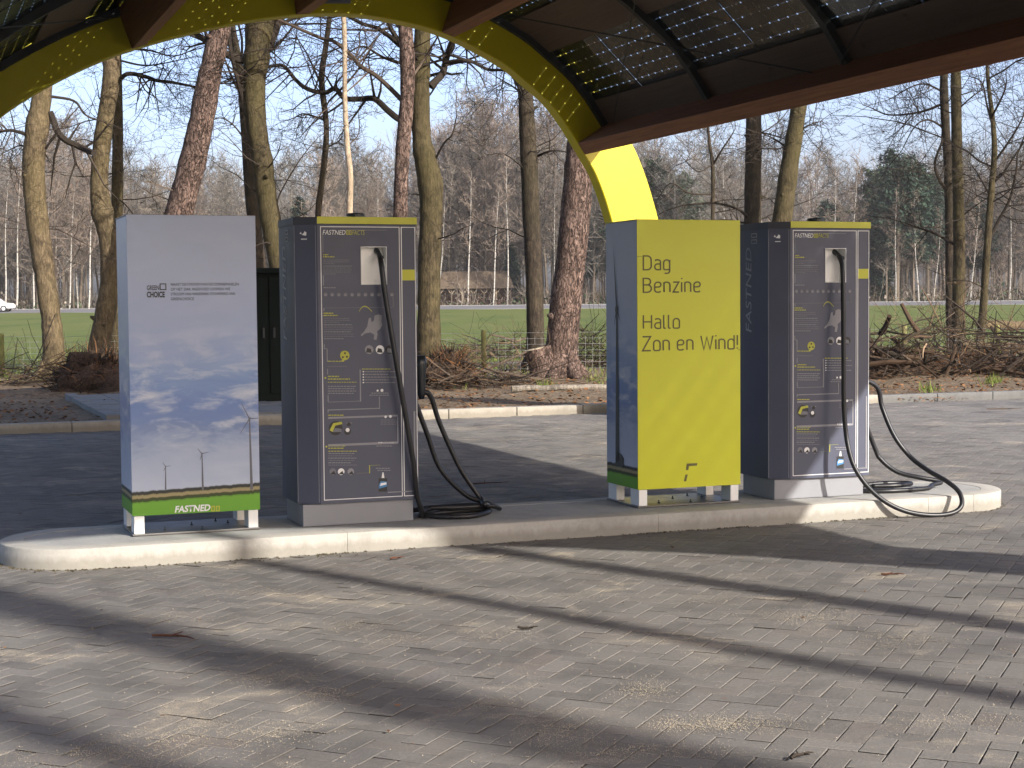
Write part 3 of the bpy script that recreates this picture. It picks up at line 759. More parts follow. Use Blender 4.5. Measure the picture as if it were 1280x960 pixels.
    pg([(468, 394.5), (473, 393), (477, 394), (477, 402), (478, 406), (475.5, 411), (471.5, 414), (472, 418), (470.5, 425), (467, 424.3), (468, 418.5), (463, 415.5), (456, 417), (452, 420.5), (451, 418.3), (455, 414.6), (459, 408), (461, 398), (463.5, 397), (464.5, 403), (467.5, 400.5)], 0)
    mb.build('printed_map', inks, t); mb = MB()
    for x, ci in ((461.5, 0), (475, 3), (487, 4)):
        disc(x, 437, 5.6, ci); pg([(x-4, 440.5), (x+3.4, 441), (x+2, 436), (x-2.5, 435)], 4 if ci != 4 else 1, .0004)
    mb.build('printed_picture', inks, t); mb = MB()
    disc(431, 444.3, 6.1, 2); pg([(427.5, 450), (433, 449.5), (425.5, 452.5)], 2, .0003)
    for q in ((428.6, 446.5), (433.6, 446), (431.2, 441.5)): disc(q[0], q[1], 1.3, 4, .0005)
    mb.build('printed_bubble', inks, t); mb = main_
    line(409.5, 430, 451.6, 2, 1.0, True); line(409.5, 433, 458, 1, .8, True); vl(409.5, 461, 468)
    disc(406.7, 472.4, 1.2, 2); line(410, 425, 470.5, 2, 1.1, True); line(410, 437.5, 473.8, 2, 1.1, True); line(410, 446, 477.8, 2, .7, True)
    for i in range(4): line(410, 445-(i % 2)*2, 483+i*2.9, 0, .8, True)
    vl(410.2, 494, 502); line(410.2, 450.5, 502, 0, .6); vl(450.5, 462, 502, 0); line(452.5, 488, 461.3, 2, .9, True)
    for i in range(5): line(453, 495-(i % 2)*9, 464.6+i*3.4, 0, .8, True); disc(454.2, 464.6+i*3.4, .9, 3, .0003)
    disc(472, 488.3, 1.4, 3); disc(477.5, 488, 2, 3); line(464, 485.5, 491.4, 0, .8, True); line(462, 486, 494, 0, .8, True); vl(474.4, 496, 511.5, 0); line(410.2, 474.5, 511.5, 0, .7); vl(410.2, 511.5, 516)
    line(410.2, 431, 519, 2, 1.1, True); line(410.2, 497.3, 521, 0, .6); vl(497.3, 521, 554, 0)
    disc(482, 521, 1.6, 3, .0003); disc(488, 520.5, 1.8, 3, .0003)
    for i in range(3): line(476, 496, 525+i*2.6, 1, .9, True)
    mb = MB(); disc(419.6, 535.3, 8.9, 4); pg([(412, 538), (416.5, 529), (427, 527.2), (428, 530), (419, 532), (416, 540)], 2, .0003); pg([(416, 540), (427, 540), (427, 536), (419, 535)], 1, .0004)
    disc(434.5, 539.3, 4.5, 4); disc(434.5, 537.5, 2.6, 3, .0003); disc(436, 530.5, 2.6, 4); mb.build('printed_picture', inks, t); mb = main_; line(433, 440, 528.8, 0, .8)
    disc(408, 558.3, 1.2, 2); line(410.5, 433, 557.4, 2, 1.1, True); line(410.5, 430, 560.3, 2, 1.1, True); line(410.2, 497.3, 555, 0, .6)
    line(473, 492, 553.3, 3, 1.3, True); line(470, 490, 557.5, 0, .8, True)
    for i in range(7): line(410.5, 446-(i % 3)*3, 564+i*2.9, 2 if i == 0 else (0 if i % 2 else 1), .8, True)
    mb = MB()
    for x, ci in ((416, 1), (426.5, 3), (438.5, 0)): disc(x, 589.6, 4.3, ci); pg([(x-3.6, 593), (x+3.6, 593), (x+1.5, 588.5)], 4, .0004)
    mb.build('printed_picture', inks, t); mb = main_
    line(445.5, 462, 591.4, 2, .7); vl(462, 581.6, 591.6, 2); line(462, 475.5, 581.6, 2, .7); line(470, 488, 585.4, 0, .9, True); line(472, 488, 588, 0, .8, True)
    mb = MB(); pg([(473.3, 614.5), (484, 614.5), (484, 598), (473.3, 598)], 4); pg([(473.6, 611), (483.6, 608), (483.6, 602), (476, 601.5), (473.6, 606)], 5, .0003); pg([(475, 607.5), (483, 605.5), (483, 603), (476, 604)], 3, .0005); pg([(477, 597.5), (480.5, 597.5), (479.6, 590.5), (478, 590.5)], 3)
    mb.build('printed_picture', inks, t); mb = main_
    line(485, 518, 614.6, 0, .5); vl(518.6, 514, 614.6, 0)
    mb.build('info_print', [M['ghost'], M['ghost2'], M['limetext'], M['vinyl'], M['black'], M['inkblue']], t)
    x, z = C_loc(403.4, 293.3); x2 = C_loc(432, 293)[0]
    text_obj('FASTNED', .1, M['vinyl'], t, 'logo_lettering', width=x2-x, height=.031, loc=(x, Y, z), shear=.2)
    x2b = C_loc(456, 293)[0]; x1b = C_loc(440.2, 293)[0]
    text_obj('FACTS', .1, M['limetext'], t, 'logo_lettering', width=x2b-x1b, height=.031, loc=(x1b, Y, z), shear=.2)
    mb = MB()
    for k in (0, 1):
        xa = x2+.004+k*.020
        for (p0, q0, p1, q1) in ((xa, z, xa+.016, z+.005), (xa, z+.025, xa+.016, z+.03), (xa, z+.005, xa+.005, z+.025), (xa+.011, z+.005, xa+.016, z+.025)): mb.box((p0, Y, q0), (p1, Y+.0008, q1))
    mb.build('logo_squares', M['limetext'], t)
    # chamfer: thin seam, small white emblem
    ca_, cb_ = V((SX, SY, 0)), V((FX0, FY, 0)); cd = (cb_-ca_).normalized(); cn = V((cd.y, -cd.x, 0))
    mb = MB()
    def cp(s, z, o=.0015): p = ca_+cd*s+cn*o; return (p.x, p.y, z)
    mb.ci = 0
    mb.poly([cp(.055, 1.91), cp(.085, 1.905), cp(.088, 1.925), cp(.075, 1.935), cp(.07, 1.925)]); mb.poly([cp(.04, 1.918), cp(.055, 1.915), cp(.05, 1.932)]); mb.poly([cp(.05, 1.88), cp(.09, 1.88), cp(.09, 1.886), cp(.05, 1.886)])
    mb.build('emblem', M['vinyl'], t)
    mb = MB()
    for s in (.001, .146): mb.poly([cp(s, .16), cp(s+.0045, .16), cp(s+.0045, 1.97), cp(s, 1.97)])
    mb.build('seam', M['ghost'], t)
    # left flank: large lettering that climbs the side
    o_ = text_obj('FASTNED', .2, M['flank'], t, 'flank_lettering', width=.63, height=.085, shear=.15)
    o_.matrix_local = Matrix.Translation((SX-.002, .30, 1.22)) @ Matrix(((0, 0, -1, 0), (0, 1, 0, 0), (1, 0, 0, 0), (0, 0, 0, 1))) @ Matrix.Scale(1, 4)
    mb = MB()
    for k in (0, 1):
        z_ = 1.875+k*.045
        for (p0, q0, p1, q1) in ((.215, z_, .3, z_+.007), (.215, z_+.025, .3, z_+.032), (.215, z_+.007, .222, z_+.025), (.293, z_+.007, .3, z_+.025)): mb.box((SX-.003, p0, q0), (SX-.0015, p1, q1))
    mb.build('flank_squares', M['flank'], t)
    # holsters on the right side
    hz = C_loc(528, 462, .2)[1]
    for hy, dz in ((.18, 0), (.36, -.05)):
        mb = MB(); mb.box((FX1+.0005, hy-.05, hz-.1+dz), (FX1+.05, hy+.05, hz+.16+dz)); mb.build('holster', M['plastic'], t, bevel=.008)
    return t, (FX1, hz, rx0, rx1, rz0, rz1)
ch1, CH = charger()
tag(ch1, 'grey blue charging cabinet beside the cloud printed box, its cable coiled on the kerb', 'charger', 'charging stations on the island')
ch2 = copy_tree(ch1); ch2.location = C2
tag(ch2, 'grey blue charging cabinet beside the yellow box, its cable looping over the kerb', 'charger', 'charging stations on the island')
def cable(t, pts, r=.018):
    mb = MB(); sp_ = spline([V(p) for p in pts], 10); mb.tube(sp_, r, 10); return mb.build('charging_cable', M['rubber'], t, smooth=True)
def plug(t, p, d, sc_=1):
    mb = MB(); p = V(p); d = V(d).normalized()
    k = sc_; mb.tube([p-d*.02*k, p+d*.02*k, p+d*.06*k, p+d*.13*k, p+d*.17*k, p+d*.2*k], [.03*k, .034*k, .03*k, .024*k, .022*k, .017], 12)
    mb.build('connector', M['plastic'], t, smooth=True)
FX1, HZ, rx0, rx1, rz0, rz1 = CH
def lp(o, qx, qy, y):                     # point of the photo on the vertical plane y of a charger, local
    x, z = C_loc(qx, qy, y, o); return (x, y, z)
rcx, rcz = C_loc(475.5, 318)
# charger 1: front cable down past the corner, then a coil on the island; two more from the side
o = C1
plug(ch1, (rcx-.002, .06, rcz+.03), (.03, -.6, -.3), .6)
p0 = (rcx, -.035, rcz-.01)
cable(ch1, [(rcx, .0, rcz+.0), lp(o, 476.5, 330, -.09), lp(o, 482, 372, -.11), lp(o, 495, 450, -.12), lp(o, 508, 525, -.11), lp(o, 517, 580, -.09), lp(o, 521, 618, -.05), (.815, -.005, .06), (.84, .09, .018), (1.02, .2, .016), (1.25, .24, .016), (1.36, .20, .017), (1.3, .06, .017), (1.14, -.06, .017), (.96, -.02, .018), (.84, .1, .03), (.98, .24, .046), (1.2, .27, .046), (1.36, .22, .046), (1.30, .10, .07), lp(o, 600, 622, .2), lp(o, 575, 585, .22), lp(o, 550, 530, .22), lp(o, 538, 495, .20), (FX1+.09, .18, HZ-.15)])
plug(ch1, (FX1+.085, .18, HZ+.07), (.03, .0, -1), 1.35)
cable(ch1, [(FX1+.045, .36, HZ-.07), lp(o, 533, 540, .36), lp(o, 550, 585, .36), lp(o, 580, 617, .34), (1.36, .30, .06), (1.46, .24, .018), (1.36, .16, .05), (1.15, .17, .05), (.93, .22, .05), (.8, .32, .02)])
plug(ch1, (FX1+.055, .36, HZ-.02), (.05, .0, -1))
# charger 2: one long loop hanging over the kerb, and a coil
o = C2
plug(ch2, (rcx-.002, .06, rcz+.03), (.03, -.6, -.3), .6)
cable(ch2, [(rcx, .0, rcz), lp(o, 1052.5, 332, -.09), lp(o, 1054, 370, -.12), lp(o, 1054.5, 440, -.14), lp(o, 1055.5, 520, -.16), lp(o, 1063, 570, -.22), lp(o, 1078, 600, -.28), lp(o, 1102, 624, -.36), lp(o, 1132, 639, -.42), lp(o, 1165, 644, -.46), lp(o, 1191, 641, -.47), lp(o, 1202, 631, -.46), lp(o, 1199, 615.5, -.40), lp(o, 1184, 602, -.30), lp(o, 1160, 588, -.14), lp(o, 1138, 571, .02), lp(o, 1118, 545, .10), lp(o, 1103, 510, .18), lp(o, 1097, 485, .18), (FX1+.09, .18, HZ-.15)])
plug(ch2, (FX1+.085, .18, HZ+.07), (.03, .0, -1), 1.35)
cable(ch2, [(FX1+.045, .36, HZ-.07), lp(o, 1092, 556, .36), lp(o, 1102, 575, .34), lp(o, 1122, 590, .28), lp(o, 1150, 597, .2), lp(o, 1176, 602, .14), (1.44, .1, .03), (1.32, .02, .017), (1.0, .0, .017), (.80, .10, .018), (.80, .2, .03), (1.0, .22, .047), (1.2, .2, .047), (1.26, .12, .047), (1.1, .06, .047), (.9, .1, .047)])
plug(ch2, (FX1+.055, .36, HZ-.02), (.05, .0, -1))

# ------------------------------------------------------------------ canopy
CO = V((1.06, 21.7, 0))
can = empty('solar_canopy', CO, PHI, 'yellow arched canopy with brown timber beams and a roof of solar cells', 'canopy')
ARC = [(.66, 0), (.64, .9), (.52, 1.9), (.30, 2.75), (.12, 3.23), (-.04, 3.50), (-.48, 4.13), (-.88, 4.46), (-1.23, 4.71), (-1.98, 5.04), (-2.7, 5.19), (-3.4, 5.235), (-4.2, 5.15), (-4.9, 5.0), (-5.63, 4.79), (-6.3, 4.54), (-6.95, 4.2), (-7.51, 3.82), (-8.05, 3.3), (-8.5, 2.6), (-8.78, 1.7), (-8.9, .8), (-8.95, 0)]
cur = spline([V((u, 0, h)) for u, h in ARC], 10)
cum = [0]
for a, b in zip(cur, cur[1:]): cum.append(cum[-1]+(b-a).length)
# smooth once
for _ in range(6): cur = [cur[0]]+[(cur[i-1]+cur[i]*2+cur[i+1])/4 for i in range(1, len(cur)-1)]+[cur[-1]]
def curve_normals(c):
    out = []
    for i in range(len(c)):
        t = (c[min(i+1, len(c)-1)]-c[max(i-1, 0)]).normalized(); out.append(V((t.z, 0, -t.x)))
    return out
nor = curve_normals(cur)
AW, AD = .68, .25
def arch(y0, name='arch'):
    mb = MB(); n = len(cur)
    for p, q in zip(cur, nor):
        o_ = p+q*AW
        o_.z = max(o_.z, 0)
        for a, y in ((p, y0), (o_, y0), (o_, y0+AD), (p, y0+AD)): mb.v.append((a.x, y, a.z-.05 if a.z < .01 else a.z))
    for i in range(n-1):
        for k in range(4):
            a = i*4+k; b = i*4+(k+1) % 4; mb.f.append((a, b, b+4, a+4)); mb.m.append(0)
    mb.f.append((3, 2, 1, 0)); mb.f.append((n*4-4, n*4-3, n*4-2, n*4-1)); mb.m += [0, 0]
    o_ = mb.build(name, M['yellow'], can); o_.modifiers.new('e', 'BEVEL').width = .012; o_.modifiers['e'].limit_method = 'ANGLE'
    return o_
VL = 17.9                                  # depth of the canopy, towards the viewer (local -y)
arch(0); arch(-VL-AD)
def at_u(u):
    i = min(range(len(cur)), key=lambda k: abs(cur[k].x-u) + (100 if cur[k].z < 2.4 else 0)); return i
def frame_at(i, off=0):
    t = -(cur[min(i+1, len(cur)-1)]-cur[max(i-1, 0)]).normalized()      # points right
    return cur[i]+nor[i]*off, t, nor[i]
for u in (-.12, -1.98, -3.9, -5.92, -8.35):
    p, t, n = frame_at(at_u(u), .0)
    Mx = Matrix((t, V((0, 1, 0)), n)).transposed().to_4x4(); Mx.translation = p
    mb = MB(); mb.box((-.09, -VL, .003), (.09, -.002, .483), Mx); b_ = mb.build('beam', M['glulam'], can, bevel=.006)
# arc length along the roof line, from the right edge
ir = at_u(-.10); il = at_u(-8.35)
roof = [cur[i]+nor[i]*.52 for i in range(ir, il+1)]
rc_ = [0]
for a, b in zip(roof, roof[1:]): rc_.append(rc_[-1]+(b-a).length)
def rp(s):
    s = max(0, min(rc_[-1], s))
    for i in range(len(rc_)-1):
        if rc_[i+1] >= s: return roof[i].lerp(roof[i+1], (s-rc_[i])/max(1e-9, rc_[i+1]-rc_[i]))
    return roof[-1].copy()
# rails that follow the arch
NB = 6; BAY = VL/NB
for k in range(NB+1):
    y = -.05-k*(VL-.1)/NB
    mb = MB(); m_ = len(roof[::3]); 
    rl = [(cur[i]+nor[i]*.41, nor[i]) for i in range(ir, il+1, 3)]
    for p, n in rl:
        a = p+n*.095
        for q, yy in ((p, y-.045), (p, y+.045), (a, y+.045), (a, y-.045)): mb.v.append((q.x, yy, q.z))
    for i in range(len(rl)-1):
        for j in range(4): a = i*4+j; b = i*4+(j+1) % 4; mb.f.append((a, b, b+4, a+4)); mb.m.append(0)
    mb.f += [(0, 1, 2, 3), tuple(len(mb.v)-4+j for j in (3, 2, 1, 0))]; mb.m += [0, 0]
    mb.build('rail', M['rail'], can)
# module: 8 x 6 cells
PV, PU = ((VL-.1)/NB/2-.003)/8, .165
def module_mesh():
    mb = MB(); c = .0125; hx, hy = PV/2-.0006, .0819
    for i in range(8):
        for j in range(6):
            x, y = (i+.5)*PV, (j+.5)*PU
            pts = [(x-hx+c, y-hy), (x+hx-c, y-hy), (x+hx, y-hy+c), (x+hx, y+hy-c), (x+hx-c, y+hy), (x-hx+c, y+hy), (x-hx, y+hy-c), (x-hx, y-hy+c)]
            mb.prism(pts, 0, .001)
    return mb
proto = module_mesh().build('solar_module', M['cell'], can)
mb = MB(); mb.box((-.001, -.006, -.004), (8*PV+.001, 6*PU+.006, -.0012)); pass; pg_ = mb.build('glass_pane', M['glass'], proto)
first = True
s = .40; STRIP = 6*PU; 
strips = []
while s+STRIP < rc_[-1]-.05:
    strips.append((s, s+STRIP)); s += STRIP+.58
for a, b in strips:
    P, Q = rp(a), rp(b); t = (Q-P).normalized(); n = V((t.z, 0, -t.x))
    for k in range(NB):
        y = -.05-(k+.5)*(VL-.1)/NB; mb = MB(); Mx = Matrix((V((0, 1, 0)), t, V((0, 1, 0)).cross(t))).transposed().to_4x4(); Mx.translation = V((P.x, y, P.z))
        for j in range(6): mb.box((-.008, j*PU+.02, -.0125), (.008, (j+1)*PU-.02, -.0045), Mx)
        mb.build('module_clip', M['tape'], can)
strips_board = []; prev = 0.0
for a, b in strips: strips_board.append((prev, a+.045)); prev = b-.045
strips_board.append((prev, rc_[-1]))
for a, b in strips:
    P, Q = rp(a), rp(b); t = (Q-P).normalized(); n = V((t.z, 0, -t.x))
    for k in range(NB):
        for h in (0, 1):
            y = -.05-(k+.5)*(VL-.1)/NB + (.0022 if h == 0 else -.0022-8*PV)
            o_ = proto if first else proto.copy()
            if not first:
                col.objects.link(o_); g_ = pg_.copy(); col.objects.link(g_); g_.parent = o_
            first = False
            x_ = V((0, 1, 0)); z_ = x_.cross(t)
            Mx = Matrix((x_, t, z_)).transposed().to_4x4(); Mx.translation = V((P.x, y, P.z))
            o_.parent = can; o_.matrix_local = Mx
for a, b in strips_board:
    mb = MB(); n_ = max(1, int((b-a)/.3))
    pts = [rp(a+(b-a)*i/n_) for i in range(n_+1)]
    for p, q in zip(pts, pts[1:]):
        t = (q-p).normalized(); n = V((t.z, 0, -t.x))
        z0_, z1_ = 0, .03
        vsx = [p-n*.034, q-n*.034, q-n*.007, p-n*.007]
        mb.raw([(v_.x, yy, v_.z) for yy in (-.008, -VL+.02) for v_ in vsx], [(0, 1, 2, 3), (7, 6, 5, 4), (0, 4, 5, 1), (2, 6, 7, 3), (1, 5, 6, 2), (3, 7, 4, 0)])
    mb.build('roof_board', M['board'], can)
# bracing cables under the roof
for (s0, y0, s1, y1) in ((.2, -.3, 2.6, -5.4), (2.6, -.3, .2, -5.4), (.2, -5.8, 2.6, -11), (7.2, -.3, 9.3, -5.4)):
    mb = MB(); a, b = rp(s0), rp(s1); mb.tube([V((a.x, y0, a.z-.16)), V((b.x, y1, b.z-.16))], .008, 5); mb.build('brace_rod', M['rail'], can)
# grey lamp box on the arch by the crown
p, t, n = frame_at(at_u(-3.48), .12)
Mx = Matrix((t, V((0, 1, 0)), n)).transposed().to_4x4(); Mx.translation = p
mb = MB(); mb.box((-.21, -.06, 0), (.21, -.002, .26), Mx); mb.build('lamp_box', M['lampgrey'], can, bevel=.008)

# ------------------------------------------------------------------ trees near by
def jitter(d, a, rng):
    return (d+V((rng.uniform(-a, a), rng.uniform(-a, a), rng.uniform(-a, a)))).normalized()
def grow(mb, p, d, length, r, depth, rng, gnarl=.25, lift=.04, kids=5, spread=.8):
    n = max(3, int(length/(.22 if depth < 2 else .32))); n = min(n, 14)
    st = length/n; pts = [p.copy()]; rad = [r]; dirs = []
    for i in range(n):
        d = jitter(d, gnarl, rng); d.z += lift; d.normalize()
        p = p+d*st; pts.append(p.copy()); rad.append(max(.0028, r*(1-.78*(i+1)/n))); dirs.append(d.copy())
    mb.tube(pts, rad, 7 if r > .07 else (5 if r > .025 else 3), cap=r > .05)
    if depth > 0:
        for k in range(kids):
            i = min(n-1, max(0, int(n*rng.uniform(.15, 1.0))))
            dd = dirs[i]; a = dd.cross(jitter(V((0, 0, 1)), .9, rng)); 
            if a.length < .01: continue
            a.normalize(); q = (dd*rng.uniform(.35, .8)+a*spread*rng.choice((-1, 1))+V((0, 0, rng.uniform(-.15, .35)))).normalized()
            grow(mb, pts[i+1], q, length*rng.uniform(.35, .62), max(.004, rad[i+1]*rng.uniform(.45, .7)), depth-1, rng, gnarl*1.1, lift, kids if depth > 1 else max(2, kids-1), spread)
def px_path(pts, Y, rng=None, wob=0):
    out = []
    for (x, y) in pts:
        p = at_depth(x, y, Y)
        if rng: p.y += rng.uniform(-wob, wob)
        out.append(p)
    return out
TREES = []
def near_tree(name, label, cat, trunk, Y, bark, twig, limbs=(), top=15., crown=True, seed=1, group='trees along the verge', nlimb=9, kids=5, side=6, base_z=.02, gn=.26, flare=1.35):
    """trunk: [(px, py, width_px)...] from the foot up as seen in the photograph; it goes on above the canopy to `top` metres."""
    rng = random.Random(seed)
    pts = [at_depth(x, y, Y) for x, y, _ in trunk]; rad = [w_/2*Y/F_PX for _, _, w_ in trunk]
    foot = pts[0]+(pts[0]-pts[1]).normalized()*0
    if foot.z > base_z:                       # carry the trunk down to the soil
        d = (pts[0]-pts[1]); d = d/abs(d.z) if abs(d.z) > .01 else V((0, 0, -1)); d.x *= .4; d.y *= .4
        pts.insert(0, V((pts[0].x+d.x*(foot.z-base_z), Y, -.1))); rad.insert(0, rad[0]*flare)
    else: pts[0].z = -.1; rad[0] *= 1.35
    if pts[-1].z < top:
        d = (pts[-1]-pts[-2]).normalized(); r_ = rad[-1]; steps = 5; L_ = (top-pts[-1].z)/steps
        for i in range(steps):
            d = jitter(d+V((0, 0, .25)), .12, rng); pts.append(pts[-1]+d*L_); rad.append(r_*(1-(i+1)/(steps+.6)))
    root = V((pts[0].x, Y, 0))
    t = empty(name, root, 0, label, cat, group)
    sp = spline(pts, 6); rs = []
    for i in range(len(rad)-1): rs += [rad[i]+(rad[i+1]-rad[i])*k/6 for k in range(6)]
    rs.append(rad[-1])
    # knobbly radius
    rs = [r*(1+.11*noise.noise(V((i*.35, seed, 0)))+.06*noise.noise(V((i*.9, seed+5, 0)))) for i, r in enumerate(rs)]
    mb = MB(); mb.tube([p-root for p in sp], rs, 14)
    for k in range(5 if rad[0] > .15 else 2):      # knots and broken stubs
        i = rng.randrange(len(sp)//8, max(len(sp)//8+1, len(sp)*2//3)); a = rng.uniform(0, 2*pi); d = V((cos(a), sin(a), rng.uniform(.1, .6))).normalized(); r_ = rs[i]
        p0 = sp[i]-root+d*r_*.7; ln = r_*rng.uniform(.45, .9) if k % 2 else r_*.38
        mb.tube([p0, p0+d*ln*.6, p0+d*ln], [r_*.34, r_*.22, r_*.12], 7)
    if rad[0] > .12:                               # root flare
        for k in range(6):
            a = 2*pi*k/6+rng.uniform(-.3, .3); r_ = rs[0]; q0 = sp[0]-root; u = V((cos(a), sin(a), 0))
            mb.tube([V((q0.x, q0.y, .45))+u*r_*.55, V((q0.x, q0.y, .16))+u*r_*.95, V((q0.x, q0.y, -.02))+u*r_*1.6], [r_*.2, r_*.26, r_*.12], 7)
    mb.build('trunk', bark, t, smooth=True)
    mb = MB()
    for lm in limbs:                           # limbs drawn from the photograph
        pl_ = lm['p']; q = px_path(pl_, Y, rng, .35); q[0].y = Y
        s_ = spline(q, 5); n = len(s_); r0_ = lm.get('w', 6)/2*Y/F_PX; r1_ = r0_*lm.get('e', .35)
        rr = [r0_+(r1_-r0_)*i/(n-1) for i in range(n)]
        mb.tube([p-root for p in s_], rr, 7)
        for k in range(int(lm.get('k', 6)*1.5)):
            i = rng.randrange(n//4, n-1); dd = (s_[i+1]-s_[i]).normalized(); a = dd.cross(jitter(V((0, 1, 0)), .8, rng)).normalized()
            q_ = (dd*rng.uniform(.2, .7)+a*rng.choice((-1, 1))+V((0, 0, rng.uniform(-.3, .4)))).normalized()
            grow(mb, s_[i]-root, q_, rng.uniform(.7, 1.6)*lm.get('t', 1), max(.008, rr[i]*.5), 2, rng, .34, .02, 4)
        if lm.get('tip', 1): grow(mb, s_[-1]-root, (s_[-1]-s_[-2]).normalized(), 1.2, r1_, 2, rng, .36, .02, 5)
    if crown:
        zs = [p.z for p in sp]; z1 = zs[-1]
        for k in range(nlimb):
            f = rng.uniform(.42, .97); i = min(range(len(sp)), key=lambda j: abs(sp[j].z-z1*f))
            a = rng.uniform(0, 2*pi); d = V((cos(a), sin(a)*.8, rng.uniform(.15, .8))).normalized()
            grow(mb, sp[i]-root, d, rng.uniform(2.2, 4.2), max(.025, rs[i]*.36), 3, rng, gn, .04, kids)
        for k in range(side):                  # thin low twigs on the stem
            f = rng.uniform(.16, .5); i = min(range(len(sp)), key=lambda j: abs(sp[j].z-z1*f))
            a = rng.uniform(0, 2*pi); d = V((cos(a), sin(a), rng.uniform(-.1, .5))).normalized()
            grow(mb, sp[i]-root, d, rng.uniform(.9, 2.2), .018, 2, rng, .3, .02, 4)
    if mb.v: mb.build('crown', twig, t)
    return t
near_tree('oak_tree', 'leftmost thick oak with a bent olive brown trunk in front of the green field', 'tree',
    [(66, 478, 30), (67, 440, 27), (64, 400, 25), (57, 350, 25), (50, 300, 27), (44, 250, 27), (42, 200, 28), (48, 150, 28), (54, 110, 22), (60, 60, 17)], 32.5, M['oak'], M['twigdark'],
    limbs=[dict(p=[(62, 140), (75, 170), (95, 182), (122, 193)], w=9, e=.8, k=5, tip=0, t=.8), dict(p=[(60, 120), (90, 125), (110, 145), (125, 150)], w=4, k=7), dict(p=[(38, 170), (20, 165), (0, 168), (-15, 160)], w=5, k=10), dict(p=[(50, 270), (60, 285), (72, 288), (118, 312)], w=2.5, k=3, t=.5), dict(p=[(35, 190), (20, 180), (2, 190)], w=3, k=8)], seed=11)
near_tree('oak_tree', 'pale brown oak with a knee in its trunk just left of the cloud printed box', 'tree',
    [(120, 462, 26), (124, 430, 26), (132, 390, 25), (137, 350, 23), (136, 300, 24), (128, 265, 27), (124, 230, 22), (127, 185, 22), (133, 140, 20), (139, 100, 22), (139, 60, 20)], 33.2, M['oak'], M['twigdark'],
    limbs=[dict(p=[(150, 99), (165, 94), (182, 95), (196, 101), (213, 103)], w=6, e=.7, k=8, t=.7), dict(p=[(148, 75), (175, 80), (205, 82), (240, 70)], w=3, k=12, t=.9), dict(p=[(146, 62), (180, 60), (215, 68), (250, 58)], w=3, k=12, t=.9), dict(p=[(150, 250), (165, 262), (190, 300)], w=2, k=5, t=.5)], seed=12)
near_tree('oak_tree', 'slim upright oak stem standing tight behind the knee bent oak', 'tree',
    [(144, 462, 18), (145, 390, 17), (146, 300, 15), (147, 200, 14), (147, 120, 12), (146, 60, 10)], 34.2, M['mossy'], M['twigdark'], nlimb=5, seed=13, side=3)
near_tree('pine_tree', 'red barked pine leaning right above the cloud printed box', 'tree',
    [(196, 440, 42), (204, 370, 37), (216, 300, 35), (228, 250, 34), (240, 205, 33), (252, 150, 31), (261, 100, 29), (270, 60, 27), (277, 20, 25)], 31.5, M['pinebark'], M['twig'],
    limbs=[dict(p=[(258, 108), (262, 85), (254, 42)], w=3, k=1, t=.4, tip=0), dict(p=[(286, 72), (330, 62), (355, 58)], w=2, k=2, t=.4)], nlimb=6, side=2, seed=14)
near_tree('beech_tree', 'mossy olive trunk forking at the top, left of the first charger', 'tree',
    [(372, 440, 31), (362, 390, 29), (352, 345, 26), (343, 300, 25), (334, 250, 26), (328, 200, 25), (321, 160, 25), (318, 110, 27), (321, 70, 32), (326, 20, 34)], 32.0, M['mossy'], M['twigdark'],
    limbs=[dict(p=[(304, 130), (299, 100), (290, 60), (283, 20)], w=6, e=.8, k=6), dict(p=[(306, 125), (292, 100), (284, 75)], w=5, k=5), dict(p=[(330, 70), (350, 50), (371, 24)], w=5, k=5), dict(p=[(334, 62), (345, 30), (352, 5)], w=12, e=.7, k=3), dict(p=[(310, 180), (290, 155), (275, 150), (250, 168)], w=2.5, k=10, t=.8), dict(p=[(345, 260), (350, 240), (375, 200), (395, 170)], w=2.5, k=8, t=.8)], seed=15)
near_tree('oak_tree', 'darker brown stem half hidden behind the mossy forking trunk', 'tree',
    [(334, 460, 22), (327, 360, 18), (320, 300, 17), (313, 230, 16), (307, 150, 14), (300, 90, 10), (290, 30, 8)], 34.5, M['darkbark'], M['twigdark'], nlimb=5, seed=16, side=4)
near_tree('oak_tree', 'thin dark wavy tree above the first charger', 'tree',
    [(396, 440, 8), (397, 340, 8), (398, 265, 8), (404, 215, 8), (408, 160, 7), (402, 100, 8), (407, 60, 7), (412, 20, 6)], 33.0, M['darkbark'], M['twigdark'],
    limbs=[dict(p=[(406, 150), (380, 142), (365, 145)], w=3, k=8, t=.8), dict(p=[(407, 185), (425, 175), (430, 160)], w=2.5, k=5, t=.7), dict(p=[(403, 110), (385, 70), (370, 45)], w=3, k=8)], nlimb=6, seed=17)
near_tree('dead_tree', 'thin bare pale stem stripped of bark above the first charger', 'tree',
    [(437, 440, 9), (437, 340, 8), (437, 260, 8), (438, 220, 7), (434, 180, 7), (431, 120, 6), (431, 60, 6), (429, 10, 6)], 30.5, M['palebark'], M['twig'], top=7.5, crown=False, seed=18,
    limbs=[dict(p=[(435, 182), (447, 165), (449, 140)], w=2, k=3, t=.4), dict(p=[(432, 100), (455, 90), (470, 88)], w=1.5, k=2, t=.5)])
near_tree('pine_tree', 'straight red barked pine above the right edge of the first charger', 'tree',
    [(497, 470, 22), (498, 380, 21), (500, 300, 19), (501, 240, 18), (504, 180, 18), (509, 120, 18), (509, 70, 19), (506, 20, 18)], 31.0, M['pinebark'], M['twig'],
    limbs=[dict(p=[(502, 125), (488, 110), (470, 95), (452, 85), (440, 70), (420, 55), (400, 46), (350, 28)], w=6.5, e=.6, k=6), dict(p=[(516, 95), (530, 70), (549, 46)], w=3.5, e=.6, k=0, tip=0)], nlimb=5, side=1, seed=19)
